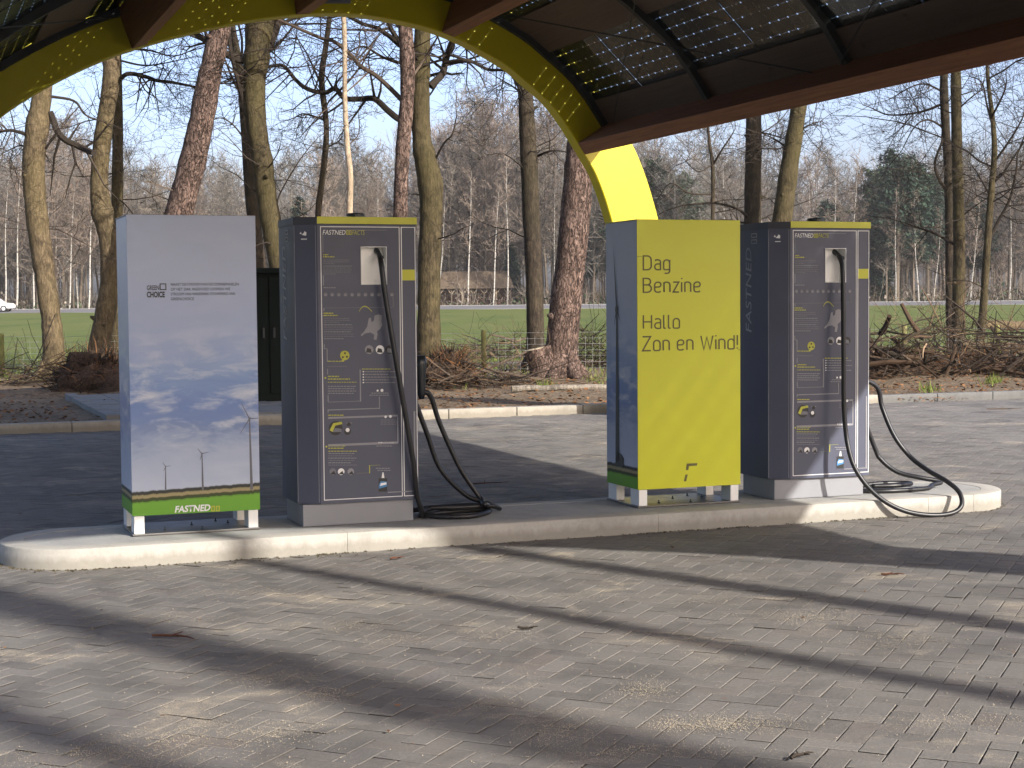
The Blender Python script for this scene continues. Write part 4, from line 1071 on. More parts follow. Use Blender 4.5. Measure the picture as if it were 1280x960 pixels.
near_tree('oak_tree', 'stout brown oak right of the first charger with crooked forking limbs', 'tree',
    [(537, 450, 33), (536, 400, 30), (537, 320, 28), (539, 270, 29), (538, 230, 32), (532, 200, 29), (527, 170, 24), (526, 120, 22), (527, 80, 22), (529, 30, 20)], 32.6, M['mossy'], M['twigdark'],
    limbs=[dict(p=[(520, 150), (500, 148), (485, 138), (470, 126), (450, 122), (430, 122), (420, 112), (405, 115), (385, 112), (368, 98), (352, 80), (335, 80)], w=9, e=.45, k=14), dict(p=[(538, 108), (552, 92), (556, 75), (566, 55), (580, 35)], w=10, e=.6, k=14), dict(p=[(557, 78), (585, 78), (610, 84), (635, 92), (648, 108), (653, 124)], w=5, e=.5, k=14, t=.8), dict(p=[(518, 75), (500, 76), (480, 74), (455, 60), (435, 70)], w=5, k=12), dict(p=[(541, 205), (556, 180), (566, 170), (571, 145)], w=3, e=.5, k=3, t=.4)], seed=20, nlimb=11)
near_tree('oak_tree', 'straight dark brown trunk behind the stump and the big pine', 'tree',
    [(669, 445, 25), (669, 400, 22), (667, 330, 22), (664, 270, 22), (661, 200, 22), (658, 140, 20), (655, 100, 18)], 34.0, M['darkbark'], M['twigdark'],
    limbs=[dict(p=[(672, 195), (690, 190), (712, 189)], w=3.5, k=3, t=.5), dict(p=[(660, 215), (640, 200), (628, 190)], w=2, k=3, t=.4), dict(p=[(656, 120), (640, 105), (620, 95)], w=3, k=6)], seed=21)
near_tree('pine_tree', 'thick red barked pine beside the cut stump, left of the yellow box', 'tree',
    [(700, 483, 46), (702, 440, 41), (707, 380, 40), (713, 330, 38), (718, 280, 38), (722, 230, 37), (725, 185, 34), (728, 130, 31), (732, 60, 28)], 31.2, M['pinebark'], M['twig'], nlimb=6, side=0, seed=22, flare=1.1)
near_tree('oak_tree', 'straight dark trunk between the yellow box and the second charger', 'tree',
    [(942, 470, 25), (941, 350, 22), (941, 250, 21), (942, 180, 20), (943, 120, 19)], 33.0, M['darkbark'], M['twigdark'],
    limbs=[dict(p=[(938, 275), (920, 262), (895, 253), (870, 255), (855, 256)], w=4, e=.4, k=5, t=.6), dict(p=[(938, 280), (900, 275), (860, 285)], w=3, k=6, t=.6), dict(p=[(948, 165), (965, 170), (985, 178)], w=2.5, k=8, t=.6)], seed=23)
near_tree('beech_tree', 'smooth olive trunk leaning right above the second charger', 'tree',
    [(962, 480, 27), (968, 390, 26), (975, 300, 25), (981, 250, 24), (988, 200, 22), (996, 150, 20), (1003, 100, 19)], 32.2, M['mossy'], M['twigdark'],
    limbs=[dict(p=[(985, 185), (970, 172), (955, 168)], w=3, k=8, t=.6), dict(p=[(995, 165), (1015, 155), (1030, 150)], w=2.5, k=8, t=.6)], seed=24, nlimb=8)
near_tree('oak_tree', 'tall olive trunk rising through the brushwood right of the second charger', 'tree',
    [(1199, 450, 18), (1198, 390, 16), (1199, 320, 15), (1198, 250, 14), (1196, 180, 13), (1195, 110, 13), (1194, 60, 12)], 36.0, M['mossy'], M['twigdark'],
    limbs=[dict(p=[(1192, 305), (1170, 292), (1150, 284), (1135, 278)], w=4, e=.4, k=4, t=.6), dict(p=[(1200, 260), (1225, 245), (1240, 235)], w=2.5, k=6), dict(p=[(1194, 140), (1215, 120), (1240, 105)], w=2.5, k=8)], seed=25, nlimb=8)
near_tree('oak_tree', 'dark crooked stem close behind the tall olive trunk on the right', 'tree',
    [(1190, 450, 12), (1188, 380, 12), (1187, 300, 11), (1186, 240, 11), (1184, 190, 10), (1181, 140, 11), (1180, 90, 10)], 37.0, M['darkbark'], M['twigdark'],
    limbs=[dict(p=[(1184, 238), (1170, 225), (1164, 205), (1172, 180), (1178, 170)], w=5, e=.4, k=4, t=.5), dict(p=[(1178, 130), (1150, 140), (1115, 142), (1085, 135)], w=3.5, k=14), dict(p=[(1180, 160), (1160, 150), (1140, 160), (1125, 190)], w=3, k=10), dict(p=[(1180, 115), (1150, 105), (1110, 125)], w=3, k=14)], seed=26, nlimb=9)
near_tree('young_tree', 'slender many branched tree at the right edge of the photo', 'tree',
    [(1222, 455, 12), (1228, 400, 10), (1232, 340, 9), (1236, 280, 9), (1240, 230, 8), (1243, 190, 7), (1241, 150, 6), (1236, 110, 5)], 35.0, M['mossy'], M['twigdark'], top=9,
    limbs=[dict(p=[(1233, 310), (1248, 280), (1262, 250), (1265, 215), (1270, 195)], w=4.5, e=.5, k=10), dict(p=[(1241, 205), (1258, 180), (1275, 150), (1285, 130)], w=3.5, k=10), dict(p=[(1240, 155), (1232, 130), (1222, 105), (1215, 92)], w=3, k=6), dict(p=[(1238, 230), (1255, 215), (1280, 212)], w=3, k=8), dict(p=[(1238, 245), (1220, 215), (1208, 205)], w=2.5, k=8), dict(p=[(1238, 150), (1250, 115), (1258, 90)], w=3, k=6)], seed=27, nlimb=5, side=8)
near_tree('young_tree', 'thin dark forked sapling seen over the yellow box', 'tree',
    [(891, 470, 6), (891, 380, 6), (891, 280, 5), (891, 210, 5), (887, 180, 4), (884, 150, 3)], 36.5, M['darkbark'], M['twigdark'], top=8,
    limbs=[dict(p=[(891, 207), (900, 190), (912, 172), (920, 160)], w=3, k=4, t=.6), dict(p=[(890, 206), (870, 215), (850, 190)], w=2, k=5, t=.6), dict(p=[(891, 243), (860, 242), (837, 230), (822, 250)], w=2.5, k=5, t=.6)], seed=28, nlimb=3, side=3)

# trees behind and to the right of the viewer: they throw the soft stripes of shade on the paving
HL = V((L.x, L.y, 0)).normalized()
def shade_tree(px, py, dist, r, top, seed, label, lean=0):
    g = on_ground(px, py); b = g+HL*dist
    rng = random.Random(seed)
    t = empty('oak_tree', b, 0, label, 'tree', 'trees behind the viewer')
    pts = [V((0, 0, -.1)), V((.02, .03, 3)), V((.1+lean*.3, -.05, 6.5)), V((.05+lean*.6, .1, 10)), V((.15+lean, 0, 14)), V((.1+lean, .1, top))]
    mb = MB(); sp = spline(pts, 5); n = len(sp); mb.tube(sp, [r*(1-.75*i/(n-1)) for i in range(n)], 12); mb.build('trunk', M['oak'], t, smooth=True)
    mb = MB()
    for k in range(5 if r > .5 else 8):
        i = rng.randrange(int(n*(.86 if r > .5 else .74)), n-1); a = rng.uniform(0, 2*pi)
        grow(mb, sp[i].copy(), V((cos(a), sin(a), rng.uniform(.2, .8))).normalized(), rng.uniform(2.5, 4.5), r*.3, 2, rng, .25, .04, 5)
    mb.build('crown', M['twigdark'], t)
shade_tree(1280, 787, 12.5, .19, 19, 41, 'oak behind the viewer whose shadow crosses the paving below the second charger')
shade_tree(1280, 878, 13.5, .165, 18, 42, 'slimmer oak behind the viewer nearest the road')
shade_tree(430, 868, 23, .58, 26, 43, 'stout old oak behind the viewer shading the left foreground')
shade_tree(60, 935, 22, .30, 22, 44, 'oak behind the viewer beyond the left foreground')

# ------------------------------------------------------------------ stump, logs, brushwood, fence, cabinet
def on_verge(px, py): return on_ground(px, py, .1)
p = at_depth(677, 470, 31.0); p.z = .05
t = empty('tree_stump', p, 0, 'cut tree stump with a pale sawn top leaning on the big pine', 'stump')
mb = MB(); mb.tube([V((.06, 0, -.1)), V((.02, 0, .3)), V((-.08, 0, .62))], [.30, .26, .27], 16); mb.build('bark', M['pinebark'], t, smooth=False)
mb = MB(); mb.tube([V((-.08, 0, .62)), V((-.083, 0, .635))], [.262, .255], 16); mb.build('sawn_top', M['cutwood'], t)
def log(a, b, r, label, mat=M['darkbark'], k=10):
    a, b = V(a), V(b); c = (a+b)/2; t = empty('fallen_log', V((c.x, c.y, 0)), 0, label, 'log')
    o_ = V((c.x, c.y, 0)); rng = random.Random(int(r*1e4)); pts = [a.lerp(b, i/6)-o_+V((0, rng.uniform(-.03, .03), rng.uniform(-.02, .02))) for i in range(7)]
    mb = MB(); mb.tube(pts, [r*rng.uniform(.9, 1.1)*(1-.03*i) for i in range(7)], k); mb.build('bark', mat, t, smooth=False)
    d = (b-a).normalized(); mb = MB(); mb.tube([a-o_-d*.004, a-o_-d*.001], r*.9, k); mb.build('cut_end', M['cutwood'], t); return t
g1, g2 = on_verge(640, 491), on_verge(760, 489); log(V((g1.x, g1.y, .16)), V((g2.x, g2.y+.3, .15)), .06, 'grey log lying along the verge below the big pine', M['greylog'])
g1, g2 = on_verge(1225, 452), on_verge(1340, 446); log(V((g1.x, g1.y, .95)), V((g2.x, g2.y, .85)), .12, 'upper brown log in the brushwood at the right edge', M['oak'])
g1, g2 = on_verge(1200, 462), on_verge(1330, 460); log(V((g1.x, g1.y, .55)), V((g2.x, g2.y, .5)), .14, 'lower brown log in the brushwood at the right edge', M['oak'])
def brush(name, px, py, sx, sy, sz, n, label, seed, mat=None, thick=.02, twigs=True, lean=.35, long_=1.3):
    rng = random.Random(seed); c = on_verge(px, py); t = empty(name, V((c.x, c.y, 0)), 0, label, 'brushwood pile')
    mats = [M['stick'], M['twigdark'], M['stickpale'], M['twig']]
    mb = MB()
    for i in range(n):
        x, y = rng.gauss(0, sx*.5), rng.gauss(0, sy*.5)
        h = max(.05, sz*(1-min(1, (x/sx)**2)))*rng.random()**1.3
        a = rng.uniform(0, 2*pi); el = rng.gauss(0, lean); d = V((cos(a)*cos(el), sin(a)*cos(el)*.6, sin(el))).normalized()
        ln = rng.uniform(.3, 1)*long_; r = thick*rng.uniform(.25, 1.2)*(2.4 if rng.random() < .06 else 1)
        mb.ci = rng.choices((0, 1, 2, 3), (4, 4, 1, 4))[0]
        p0 = V((x, y, .1+h)); 
        if twigs and rng.random() < .35: grow(mb, p0, d, ln, r*.6, 1, rng, .25, 0, 4)
        else:
            pts = [p0]; dd = d
            for k in range(3): dd = jitter(dd, .18, rng); pts.append(pts[-1]+dd*ln/3)
            for q in pts: q.z = max(q.z, .04)
            mb.tube(pts, [r, r*.9, r*.75, r*.55], 5)
    mb.build('sticks', mats, t); return t
def mound(name, px, py, sx, sy, sz, seed, label, mat, cat):
    rng = random.Random(seed); c = on_verge(px, py); t = empty(name, V((c.x, c.y, 0)), 0, label, cat)
    mb = MB(); nu, nv = 36, 12
    for j in range(nv+1):
        for i in range(nu):
            a = 2*pi*i/nu; e = pi/2*j/nv
            k = 1+.35*noise.noise(V((cos(a)*2, sin(a)*2, e*2+seed)))+.18*noise.noise(V((cos(a)*6, sin(a)*6, e*6+seed)))
            mb.v.append((sx*cos(a)*cos(e)*k, sy*sin(a)*cos(e)*k, sz*sin(e)*k))
    for j in range(nv):
        for i in range(nu):
            a = j*nu+i; b = j*nu+(i+1) % nu; mb.f.append((a, b, b+nu, a+nu)); mb.m.append(0)
    mb.build('earth', mat, t, smooth=False)
    mb = MB()
    for i in range(420):
        a = rng.uniform(0, 2*pi); e = rng.uniform(.1, 1.4); p0 = V((sx*cos(a)*cos(e), sy*sin(a)*cos(e), sz*sin(e)))*.93
        d = jitter(p0.normalized()+V((0, 0, -.1)), .8, rng); mb.ci = rng.choice((0, 1, 1, 2))
        pts = [p0]
        for k in range(4): d = jitter(d, .45, rng); pts.append(pts[-1]+d*rng.uniform(.04, .13))
        r = rng.uniform(.004, .016); mb.tube(pts, [r, r*.8, r*.6, r*.4, r*.2], 4)
    mb.build('roots', [M['stick'], M['twigdark'], M['leaf']], t); return t
mound('root_mound', 122, 489, .85, .6, .72, 3, 'dark earthy root clump at the foot of the two left oaks', M['rootearth'], 'root clump')
mound('root_mound', 562, 481, .52, .4, .62, 4, 'orange brown root clump with pale roots left of the wire fence post', M['rootearth'], 'root clump')
brush('brush_pile', 610, 482, 1.5, .6, .26, 170, 'low litter of thin branches along the foot of the wire fence', 5, thick=.013)
h_ = brush('brush_pile', 1120, 472, 1.25, .7, .95, 130, 'heap of broken orange brown branches just right of the second charger', 6, thick=.016, long_=1.1)
mb = MB(); rng = random.Random(61)
for i in range(46):
    x = rng.gauss(0, .62); z = .05+rng.random()**1.2*.95*(1-min(1, (x/1.5)**2)); a = rng.uniform(0, 2*pi); el = rng.gauss(.08, .25); d = V((cos(a)*cos(el), sin(a)*cos(el)*.7, sin(el)))
    ln = rng.uniform(.35, 1.1); r_ = rng.uniform(.02, .055); mb.ci = rng.choices((0, 1, 2), (4, 3, 2))[0]; p0 = V((x, rng.gauss(-.1, .3), z)); p1 = p0+d*ln*.5; p2 = p1+jitter(d, .15, rng)*ln*.5
    p0.z = max(p0.z, .03); p2.z = max(p2.z, .03); mb.tube([p0, p1, p2], [r_, r_*.92, r_*.75], 7)
mb.build('broken_limbs', [M['stick'], M['darkbark'], M['stickpale']], h_)
mound('root_mound', 1112, 470, 1.25, .55, .55, 23, 'dark earth and roots under the broken branches right of the second charger', M['rootearth'], 'root clump')
mound('root_mound', 1215, 468, 1.5, .6, .45, 24, 'low dark earth bank under the tangle of branches at the right', M['rootearth'], 'root clump')
brush('brush_pile', 1190, 466, 1.7, 1.1, 1.2, 300, 'dark tangle of thin branches around the tall olive trunk', 7, thick=.011, long_=1.5, lean=.6)
brush('brush_pile', 1290, 470, 1.6, .9, .9, 240, 'low brushwood with logs at the right edge of the photo', 8, thick=.018)
brush('brush_pile', 30, 480, 1.4, .6, .35, 150, 'scatter of dead twigs left of the leftmost oak', 9, thick=.011)
brush('brush_pile', 735, 460, 1.0, .8, .85, 220, 'thicket of dark twigs behind the big pine, left of the yellow box', 10, thick=.01, lean=.7)
brush('brush_pile', 640, 446, 1.5, .6, .5, 160, 'dark fallen branches behind the wire fence', 15, thick=.016)
for (px, py, r0_, r1_, ph, pal) in ((1098, 466, .05, .04, .5, 0), (1140, 474, .05, .03, -.45, 2), (1128, 452, .06, .04, .35, 0)):
    pass
# fence: three posts and netting between them
fy = 35.2
def fp(px, py): q = on_ground(px, py, .08); return q
posts = [(-46, 474), (3, 472), (605, 469), (1129, 462), (1252, 463), (1420, 462)]
ft = empty('wire_fence', on_ground(605, 469, .08)*1, 0, 'wire netting fence on short mossy wooden posts along the verge', 'fence')
ft.location.z = 0; f0 = ft.location.copy()
pp = [fp(*q) for q in posts]; 
for i, q in enumerate(pp):
    mb = MB(); b_ = V((q.x, q.y, -.1))-f0; lean = (.02, 0, 0.0, -.02, .10, .02)[i]
    mb.tube([b_, b_+V((-lean, 0, 1.08)), b_+V((-lean*1.03, 0, 1.11))], [.055, .052, .045], 10); mb.build('post', M['post'], ft, smooth=True)
for i, (a, b) in enumerate(zip(pp, pp[1:])):
    if i == 1:                                # long stretch: intermediate line
        pass
    mb = MB(); d = b-a; Ln = d.length; n = int(Ln/.15)
    for z in (.12, .25, .38, .5, .62, .74, .86):
        mb.tube([a-f0+d*(k/12)+V((0, 0, z-a.z+.08+.012*noise.noise(V((k, z*9, i))))) for k in range(13)], .0035, 3, False)
    for k in range(1, n): q = a-f0+d*(k/n); mb.tube([V((q.x, q.y, .1)), V((q.x+.004, q.y, .86))], .0024, 3, False)
    mb.build('netting', M['wire'], ft)
# dark green electricity cabinet
q = on_ground(300, 503, .13); t = empty('electrical_cabinet', q, PHI, 'dark green electricity cabinet standing between the cloud printed box and the first charger', 'cabinet')
mb = MB(); mb.box((-.35, 0, 0), (1.25, .8, 1.9)); mb.build('body', M['darkgreen'], t, bevel=.01)
mb = MB(); mb.box((-.40, -.05, 1.903), (1.30, .85, 1.99)); mb.build('roof', M['darkgreen'], t, bevel=.02)
for x in (-.33, .46):
    mb = MB(); mb.box((x, -.018, .12), (x+.77, -.002, 1.85)); d_ = mb.build('door', M['darkgreen'], t, bevel=.005)
    mb = MB(); mb.box((x+(.68 if x < 0 else .05), -.045, .95), (x+(.71 if x < 0 else .08), -.0185, 1.1)); mb.build('handle', M['rail'], d_)

# ------------------------------------------------------------------ litter and grass (uncountable)
mb = MB(); rng = random.Random(31)
for i in range(9000):
    a = rng.uniform(-16, 20); b = .25+abs(rng.gauss(0, 5)); 
    if b > 14: continue
    p = kp(a, b); 
    if -4.75 < a < -1.5 and .4 < b < 6.1 and rng.random() < .93: continue
    z = verge_z(p.x, p.y)+.012; s_ = rng.uniform(.02, .055); r_ = rng.uniform(0, 2*pi); ti = rng.uniform(-.5, .5)
    u = V((cos(r_), sin(r_), ti))*s_; v_ = V((-sin(r_), cos(r_), rng.uniform(-.5, .5)))*s_*.55
    c = V((p.x, p.y, z)); mb.poly([c-u, c-v_*.9, c+u, c+v_])
for i in range(340):                           # little heaps by the kerb at the right, stray leaves on the paving
    if i < 260:
        q = on_ground(1160+rng.gauss(0, 22), 501+rng.gauss(0, 2.0)); z = .01+.07*rng.random()
    else:
        q = on_ground(rng.uniform(-40, 1320), rng.uniform(520, 960)); z = .006
        if abs((q-island_c).dot(DX)) < 3.6 and abs((q-island_c).dot(DY)) < .55: continue
    s_ = rng.uniform(.012, .04) if i < 260 else rng.uniform(.006, .018); r_ = rng.uniform(0, 2*pi); u = V((cos(r_), sin(r_), rng.uniform(-.4, .4)))*s_; v_ = V((-sin(r_), cos(r_), rng.uniform(-.4, .4)))*s_*.5
    c = V((q.x, q.y, z+.006)); mb.poly([c-u, c-v_, c+u, c+v_])
tag(mb.build('leaf_litter', M['leaf']), 'brown dead leaves strewn over the verge and along the kerb', 'leaf litter', kind='stuff')
mb = MB()
for i in range(15000):
    y = 31.5+abs(rng.gauss(0, 1))*11; x = rng.uniform(-.36*y-2, .36*y+2)
    if kerbdist(x, y) < 7.5+2*noise.noise(V((x*.4, y*.4, 1))): continue
    z = max(verge_z(x, y) if kerbdist(x, y) < 15 else -9, field_z(x, y))-.01; h = rng.uniform(.05, .16); a = rng.uniform(0, pi); w_ = rng.uniform(.006, .014)
    dx, dy = cos(a)*w_, sin(a)*w_; lx, ly = rng.uniform(-.06, .06), rng.uniform(-.06, .06)
    mb.poly([(x-dx, y-dy, z), (x+dx, y+dy, z), (x+lx, y+ly, z+h)])
for (gx, gy, n) in ((1160, 489, 60), (1240, 480, 90), (683, 486, 50), (745, 480, 60), (1075, 487, 40), (5, 470, 160), (575, 481, 50), (470, 505, 30)):
    for i in range(n):
        q = on_verge(gx+rng.gauss(0, 7), gy+rng.gauss(0, 1.2)); z = verge_z(q.x, q.y); h = rng.uniform(.05, .2); a = rng.uniform(0, pi); w_ = .009
        mb.poly([(q.x-cos(a)*w_, q.y-sin(a)*w_, z), (q.x+cos(a)*w_, q.y+sin(a)*w_, z), (q.x+rng.uniform(-.08, .08), q.y+rng.uniform(-.08, .08), z+h)])
tag(mb.build('grass', M['blade']), 'rough grass blades along the edge of the field', 'grass', kind='stuff')
# pale grit and crumbs of sand on the paving
mb = MB()
for i in range(1500):
    q = on_ground(rng.uniform(-30, 1310), 640+abs(rng.gauss(0, 1))*190)
    if abs((q-island_c).dot(DX)) < 3.7 and abs((q-island_c).dot(DY)) < .56: continue
    if q.y < 4: continue
    r_ = rng.uniform(.001, .0030); z = .003
    mb.raw([(q.x-r_, q.y-r_, z), (q.x+r_, q.y-r_*.7, z), (q.x+r_*.8, q.y+r_, z), (q.x-r_*.6, q.y+r_, z), (q.x, q.y, z+r_*1.3)], [(0, 1, 4), (1, 2, 4), (2, 3, 4), (3, 0, 4)])
for (gx, gy, n_, wx, wy) in ((880, 905, 420, 45, 7), (690, 915, 260, 26, 12), (800, 862, 150, 18, 8), (780, 940, 300, 60, 8), (330, 846, 240, 30, 8), (400, 868, 120, 20, 6), (250, 918, 380, 55, 12), (120, 945, 420, 60, 12), (480, 800, 90, 25, 6), (610, 795, 120, 30, 6), (960, 770, 160, 40, 8), (890, 748, 130, 35, 6), (1010, 772, 160, 28, 6), (430, 782, 90, 20, 5), (180, 772, 170, 45, 6), (690, 746, 130, 40, 4), (1110, 800, 130, 30, 8), (860, 722, 130, 50, 4), (600, 880, 90, 25, 8), (1190, 900, 130, 40, 10), (300, 740, 120, 40, 4), (1000, 690, 120, 50, 3)):
    for i in range(n_*5):
        kx, ky = R.choice(((0, 0), (0, 0), (wx*.9, -wy*.6), (-wx*.8, wy*.5), (wx*1.5, wy*.3))); q = on_ground(gx+kx+R.gauss(0, wx*.8), gy+ky+R.gauss(0, wy*.8)); r_ = R.uniform(.0006, .0018); z = .002
        mb.raw([(q.x-r_, q.y-r_, z), (q.x+r_, q.y-r_*.7, z), (q.x+r_*.8, q.y+r_, z), (q.x-r_*.6, q.y+r_, z), (q.x, q.y, z+r_*1.2)], [(0, 1, 4), (1, 2, 4), (2, 3, 4), (3, 0, 4)])
tag(mb.build('grit', simple('pale_grit', (.33, .28, .20), .9, var=.3)), 'pale grit scattered on the grey paving', 'grit', kind='stuff')
mb = MB(); rng = random.Random(55); IC = isl.location; Rz = Matrix.Rotation(PHI, 3, 'Z')
for i in range(2600):
    k = rng.randrange(nr); p = ring[k]-nrm[k]*abs(rng.gauss(0, .018)) if rng.random() < .8 else ring[k]-nrm[k]*abs(rng.gauss(0, .06))
    q = IC+Rz @ (p+(ring[(k+1) % nr]-ring[k])*rng.random()); 
    if noise.noise(V((q.x*1.3, q.y*1.3, 9))) < -.05 and rng.random() < .8: continue
    r_ = rng.uniform(.002, .009); z = .002
    mb.raw([(q.x-r_, q.y-r_, z), (q.x+r_, q.y-r_*.7, z), (q.x+r_*.8, q.y+r_, z), (q.x-r_*.6, q.y+r_, z), (q.x, q.y, z+r_*.9)], [(0, 1, 4), (1, 2, 4), (2, 3, 4), (3, 0, 4)])
tag(mb.build('kerb_dirt', mat_tinted('moss_and_dirt', (.06, .05, .03))), 'dark crumbs of dirt and moss along the foot of the kerb island', 'dirt', kind='stuff')
# twigs on the paving
tw = [(222, 797, .24, .1, M['flake'], 'reddish twig lying on the paving in the left foreground'), (455, 517, .5, .2, M['stick'], 'small forked twig on the paving by the rear kerb'), (733, 516, .5, 0, M['stick'], 'curved twig by the rear kerb left of the yellow box'), (612, 606, .4, .15, M['flake'], 'orange bark strip on the paving right of the first charger'), (1115, 720, .13, .1, M['flake'], 'brown bark flake on the sunny paving at the right'), (660, 788, .1, .1, M['twigdark'], 'dark scrap of bark in the middle of the sunny paving'), (1255, 512, .5, .1, M['stick'], 'thin stick on the sunny paving near the right kerb'), (497, 700, .1, .5, M['flake'], 'little brown leaf stalk on the paving below the first charger'), (1000, 948, .11, .8, M['twigdark'], 'short black twig at the bottom edge of the photo'), (550, 515, .4, .2, M['stick'], 'forked twig at the foot of the rear kerb behind the first charger')]
for px, py, ln, a, mt, lb in tw:
    q = on_ground(px, py); q.z = .012; mb = MB(); rng2 = random.Random(px); d = V((cos(a), sin(a), 0)); pts = [V((0, 0, 0))-d*ln/2]
    for k in range(5): d = jitter(d, .25, rng2); d.z = 0; pts.append(pts[-1]+d*ln/5)
    for p_ in pts: p_.z = rng2.uniform(0, .008)
    mb.tube(pts, [.006, .007, .006, .005, .004, .002], 5)
    mb.tube([pts[2], pts[2]+V((d.x*.3-d.y*.8, d.y*.3+d.x*.8, .15))*ln*.3], [.004, .002], 4)
    mb.tube([pts[3], pts[3]+V((d.x*.5+d.y*.7, d.y*.5-d.x*.7, .05))*ln*.25], [.004, .002], 4)
    tag(mb.build('twig', mt, loc=q), lb, 'twig')

# ------------------------------------------------------------------ the wood beyond the road
def bare_tree(seed, h, r, tmat, bmat, kids=6, low=.25, spread=.75, dens=26, slim=.6):
    rng = random.Random(seed); mb = MB()
    pts = [V((0, 0, -.4))]; d = V((rng.uniform(-.05, .05), rng.uniform(-.05, .05), 1)).normalized()
    for i in range(9): d = jitter(d, .06, rng); d.z = abs(d.z)+.3; d.normalize(); pts.append(pts[-1]+d*h/9)
    mb.ci = 0; mb.tube(pts, [r*(1-.93*i/9) for i in range(10)], 6)
    mb.ci = 1
    sp = spline(pts, 3)
    for k in range(dens):
        f = low+(1-low)*(k+rng.random())/dens; p = sp[min(len(sp)-2, int(f*(len(sp)-1)))]
        a = rng.uniform(0, 2*pi); up = rng.uniform(.4, 1.4); q = V((cos(a), sin(a), up)).normalized()
        ln = h*rng.uniform(.14, .27)*(1.25-f*.75)*slim*1.6
        twig_fan(mb, p, q, ln, max(.028, r*.34*(1-f)), rng, kids)
    return mb
def twig_fan(mb, p, d, ln, r, rng, kids):
    pts = [p]; dd = d
    for k in range(4): dd = jitter(dd, .22, rng); dd.z += .06; dd.normalize(); pts.append(pts[-1]+dd*ln/4)
    mb.tube(pts, [r, r*.8, r*.6, r*.45, r*.3], 3, False)
    for k in range(kids):
        i = rng.randrange(1, 5); q = (dd*.7+jitter(V((0, 0, .4)), 1.0, rng)).normalized(); l2 = ln*rng.uniform(.3, .6)
        a = pts[i]; b = a+jitter(q, .2, rng)*l2*.5; c = b+jitter(q, .35, rng)*l2*.5
        mb.tube([a, b, c], [max(.02, r*.5), max(.017, r*.4), .013], 3, False)
        for m_ in range(5):
            s0 = (a, b, b, c)[rng.randrange(4)]; e = s0+jitter(q, .8, rng)*l2*.45; mb.tube([s0, e], [max(.016, r*.28), .010], 3, False)
protos = []
for i in range(7):
    mb = bare_tree(100+i, 18+i % 3*2, .17+.03*(i % 3), None, None, kids=8, dens=60+6*(i % 2), low=.18 if i % 2 else .28, slim=(.55, .7, .62)[i % 3])
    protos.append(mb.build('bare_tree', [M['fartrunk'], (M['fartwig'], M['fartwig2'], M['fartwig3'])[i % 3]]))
bprotos = []
for i in range(3):
    mb = bare_tree(200+i, 17+i, .12, None, None, kids=6, dens=24, low=.4, slim=.42); bprotos.append(mb.build('birch_tree', [M['birch'], M['fartwig2']]))
def conifer(seed, h, r, kind):
    rng = random.Random(seed); mb = MB(); mb.ci = 0
    mb.tube([V((0, 0, -.4)), V((.1, .05, h*.5)), V((.05, 0, h*.97))], [.2, .15, .03], 6); mb.ci = 1
    nl = int(h*(3.6 if kind == 'spruce' else 2.4))
    for k in range(nl):
        f = k/nl; z = h*((.12 if kind == 'spruce' else .34)+f*(.87 if kind == 'spruce' else .65))
        if kind == 'spruce': rad = r*(1-f)**.85+.25
        else: rad = r*(.55+.6*sin(pi*min(1, f*1.05+.05)))*rng.uniform(.6, 1.15)
        for b in range(6 if kind == 'spruce' else 5):
            a = rng.uniform(0, 2*pi); rr = rad*rng.uniform(.65, 1.1); droop = -.22 if kind == 'spruce' else .16
            e = V((cos(a)*rr, sin(a)*rr, z+rr*droop+rng.uniform(-.3, .3))); s0 = V((0, 0, z))
            mb.ci = 0; mb.tube([s0, e], [.035, .012], 3, False); mb.ci = 1
            for m_ in range(int(20+rr*10)):
                t_ = rng.uniform(.25, 1.05) if kind == 'spruce' else rng.uniform(.5, 1.1); c = s0.lerp(e, t_)+V((rng.gauss(0, .22), rng.gauss(0, .22), rng.gauss(0, .16 if kind == 'spruce' else .26)))
                u = jitter(V((cos(a), sin(a), -.2)), .9, rng)*rng.uniform(.16, .40); v_ = u.cross(jitter(V((0, 0, 1)), .7, rng)).normalized()*rng.uniform(.05, .12)
                mb.poly([c-u-v_*.4, c+v_, c+u, c-v_])
    return mb
cprotos = [conifer(301, 16, 2.9, 'pine').build('pine_tree', [M['fartrunk'], M['needle']]), conifer(302, 14, 2.6, 'pine').build('pine_tree', [M['fartrunk'], M['needle2']]), conifer(303, 13, 2.6, 'spruce').build('spruce_tree', [M['fartrunk'], M['needle2']])]
used = set()
def put(proto, x, y, sc_, rz, label, cat, group):
    if proto.name in used: o_ = proto.copy(); col.objects.link(o_)
    else: o_ = proto; used.add(proto.name)
    o_.location = (x, y, 1.0+max(0, y-230)*.012); o_.rotation_euler = (0, 0, rz); o_.scale = (sc_, sc_, sc_)
    tag(o_, label, cat, group); return o_
rng = random.Random(77)
def skyline(px):                               # how high the wood reaches in the photo, as a scale for the trees
    pts = [(-200, 1.02), (60, 1.05), (150, .98), (230, .86), (300, .86), (420, .94), (500, 1.02), (600, 1.25), (690, 1.25), (760, 1.1), (900, .98), (1000, .95), (1060, .85), (1200, .9), (1300, .98), (1500, 1)]
    for (a, u), (b, v_) in zip(pts, pts[1:]):
        if a <= px <= b: return u+(v_-u)*(px-a)/(b-a)
    return .9
for i in range(290):
    y = 183+rng.random()**1.2*85; px = rng.uniform(-110, 1390); x = (px-640)/F_PX*y
    s_ = skyline(px)*rng.uniform(.70, 1.10)*(y/205)**.7
    if 520 < px < 665 and y < 205: y += 24; x = (px-640)/F_PX*y
    put(protos[rng.randrange(7)], x, y, s_, rng.uniform(0, 6.28), 'bare brown tree in the wood beyond the road', 'tree', 'bare trees of the wood beyond the road')
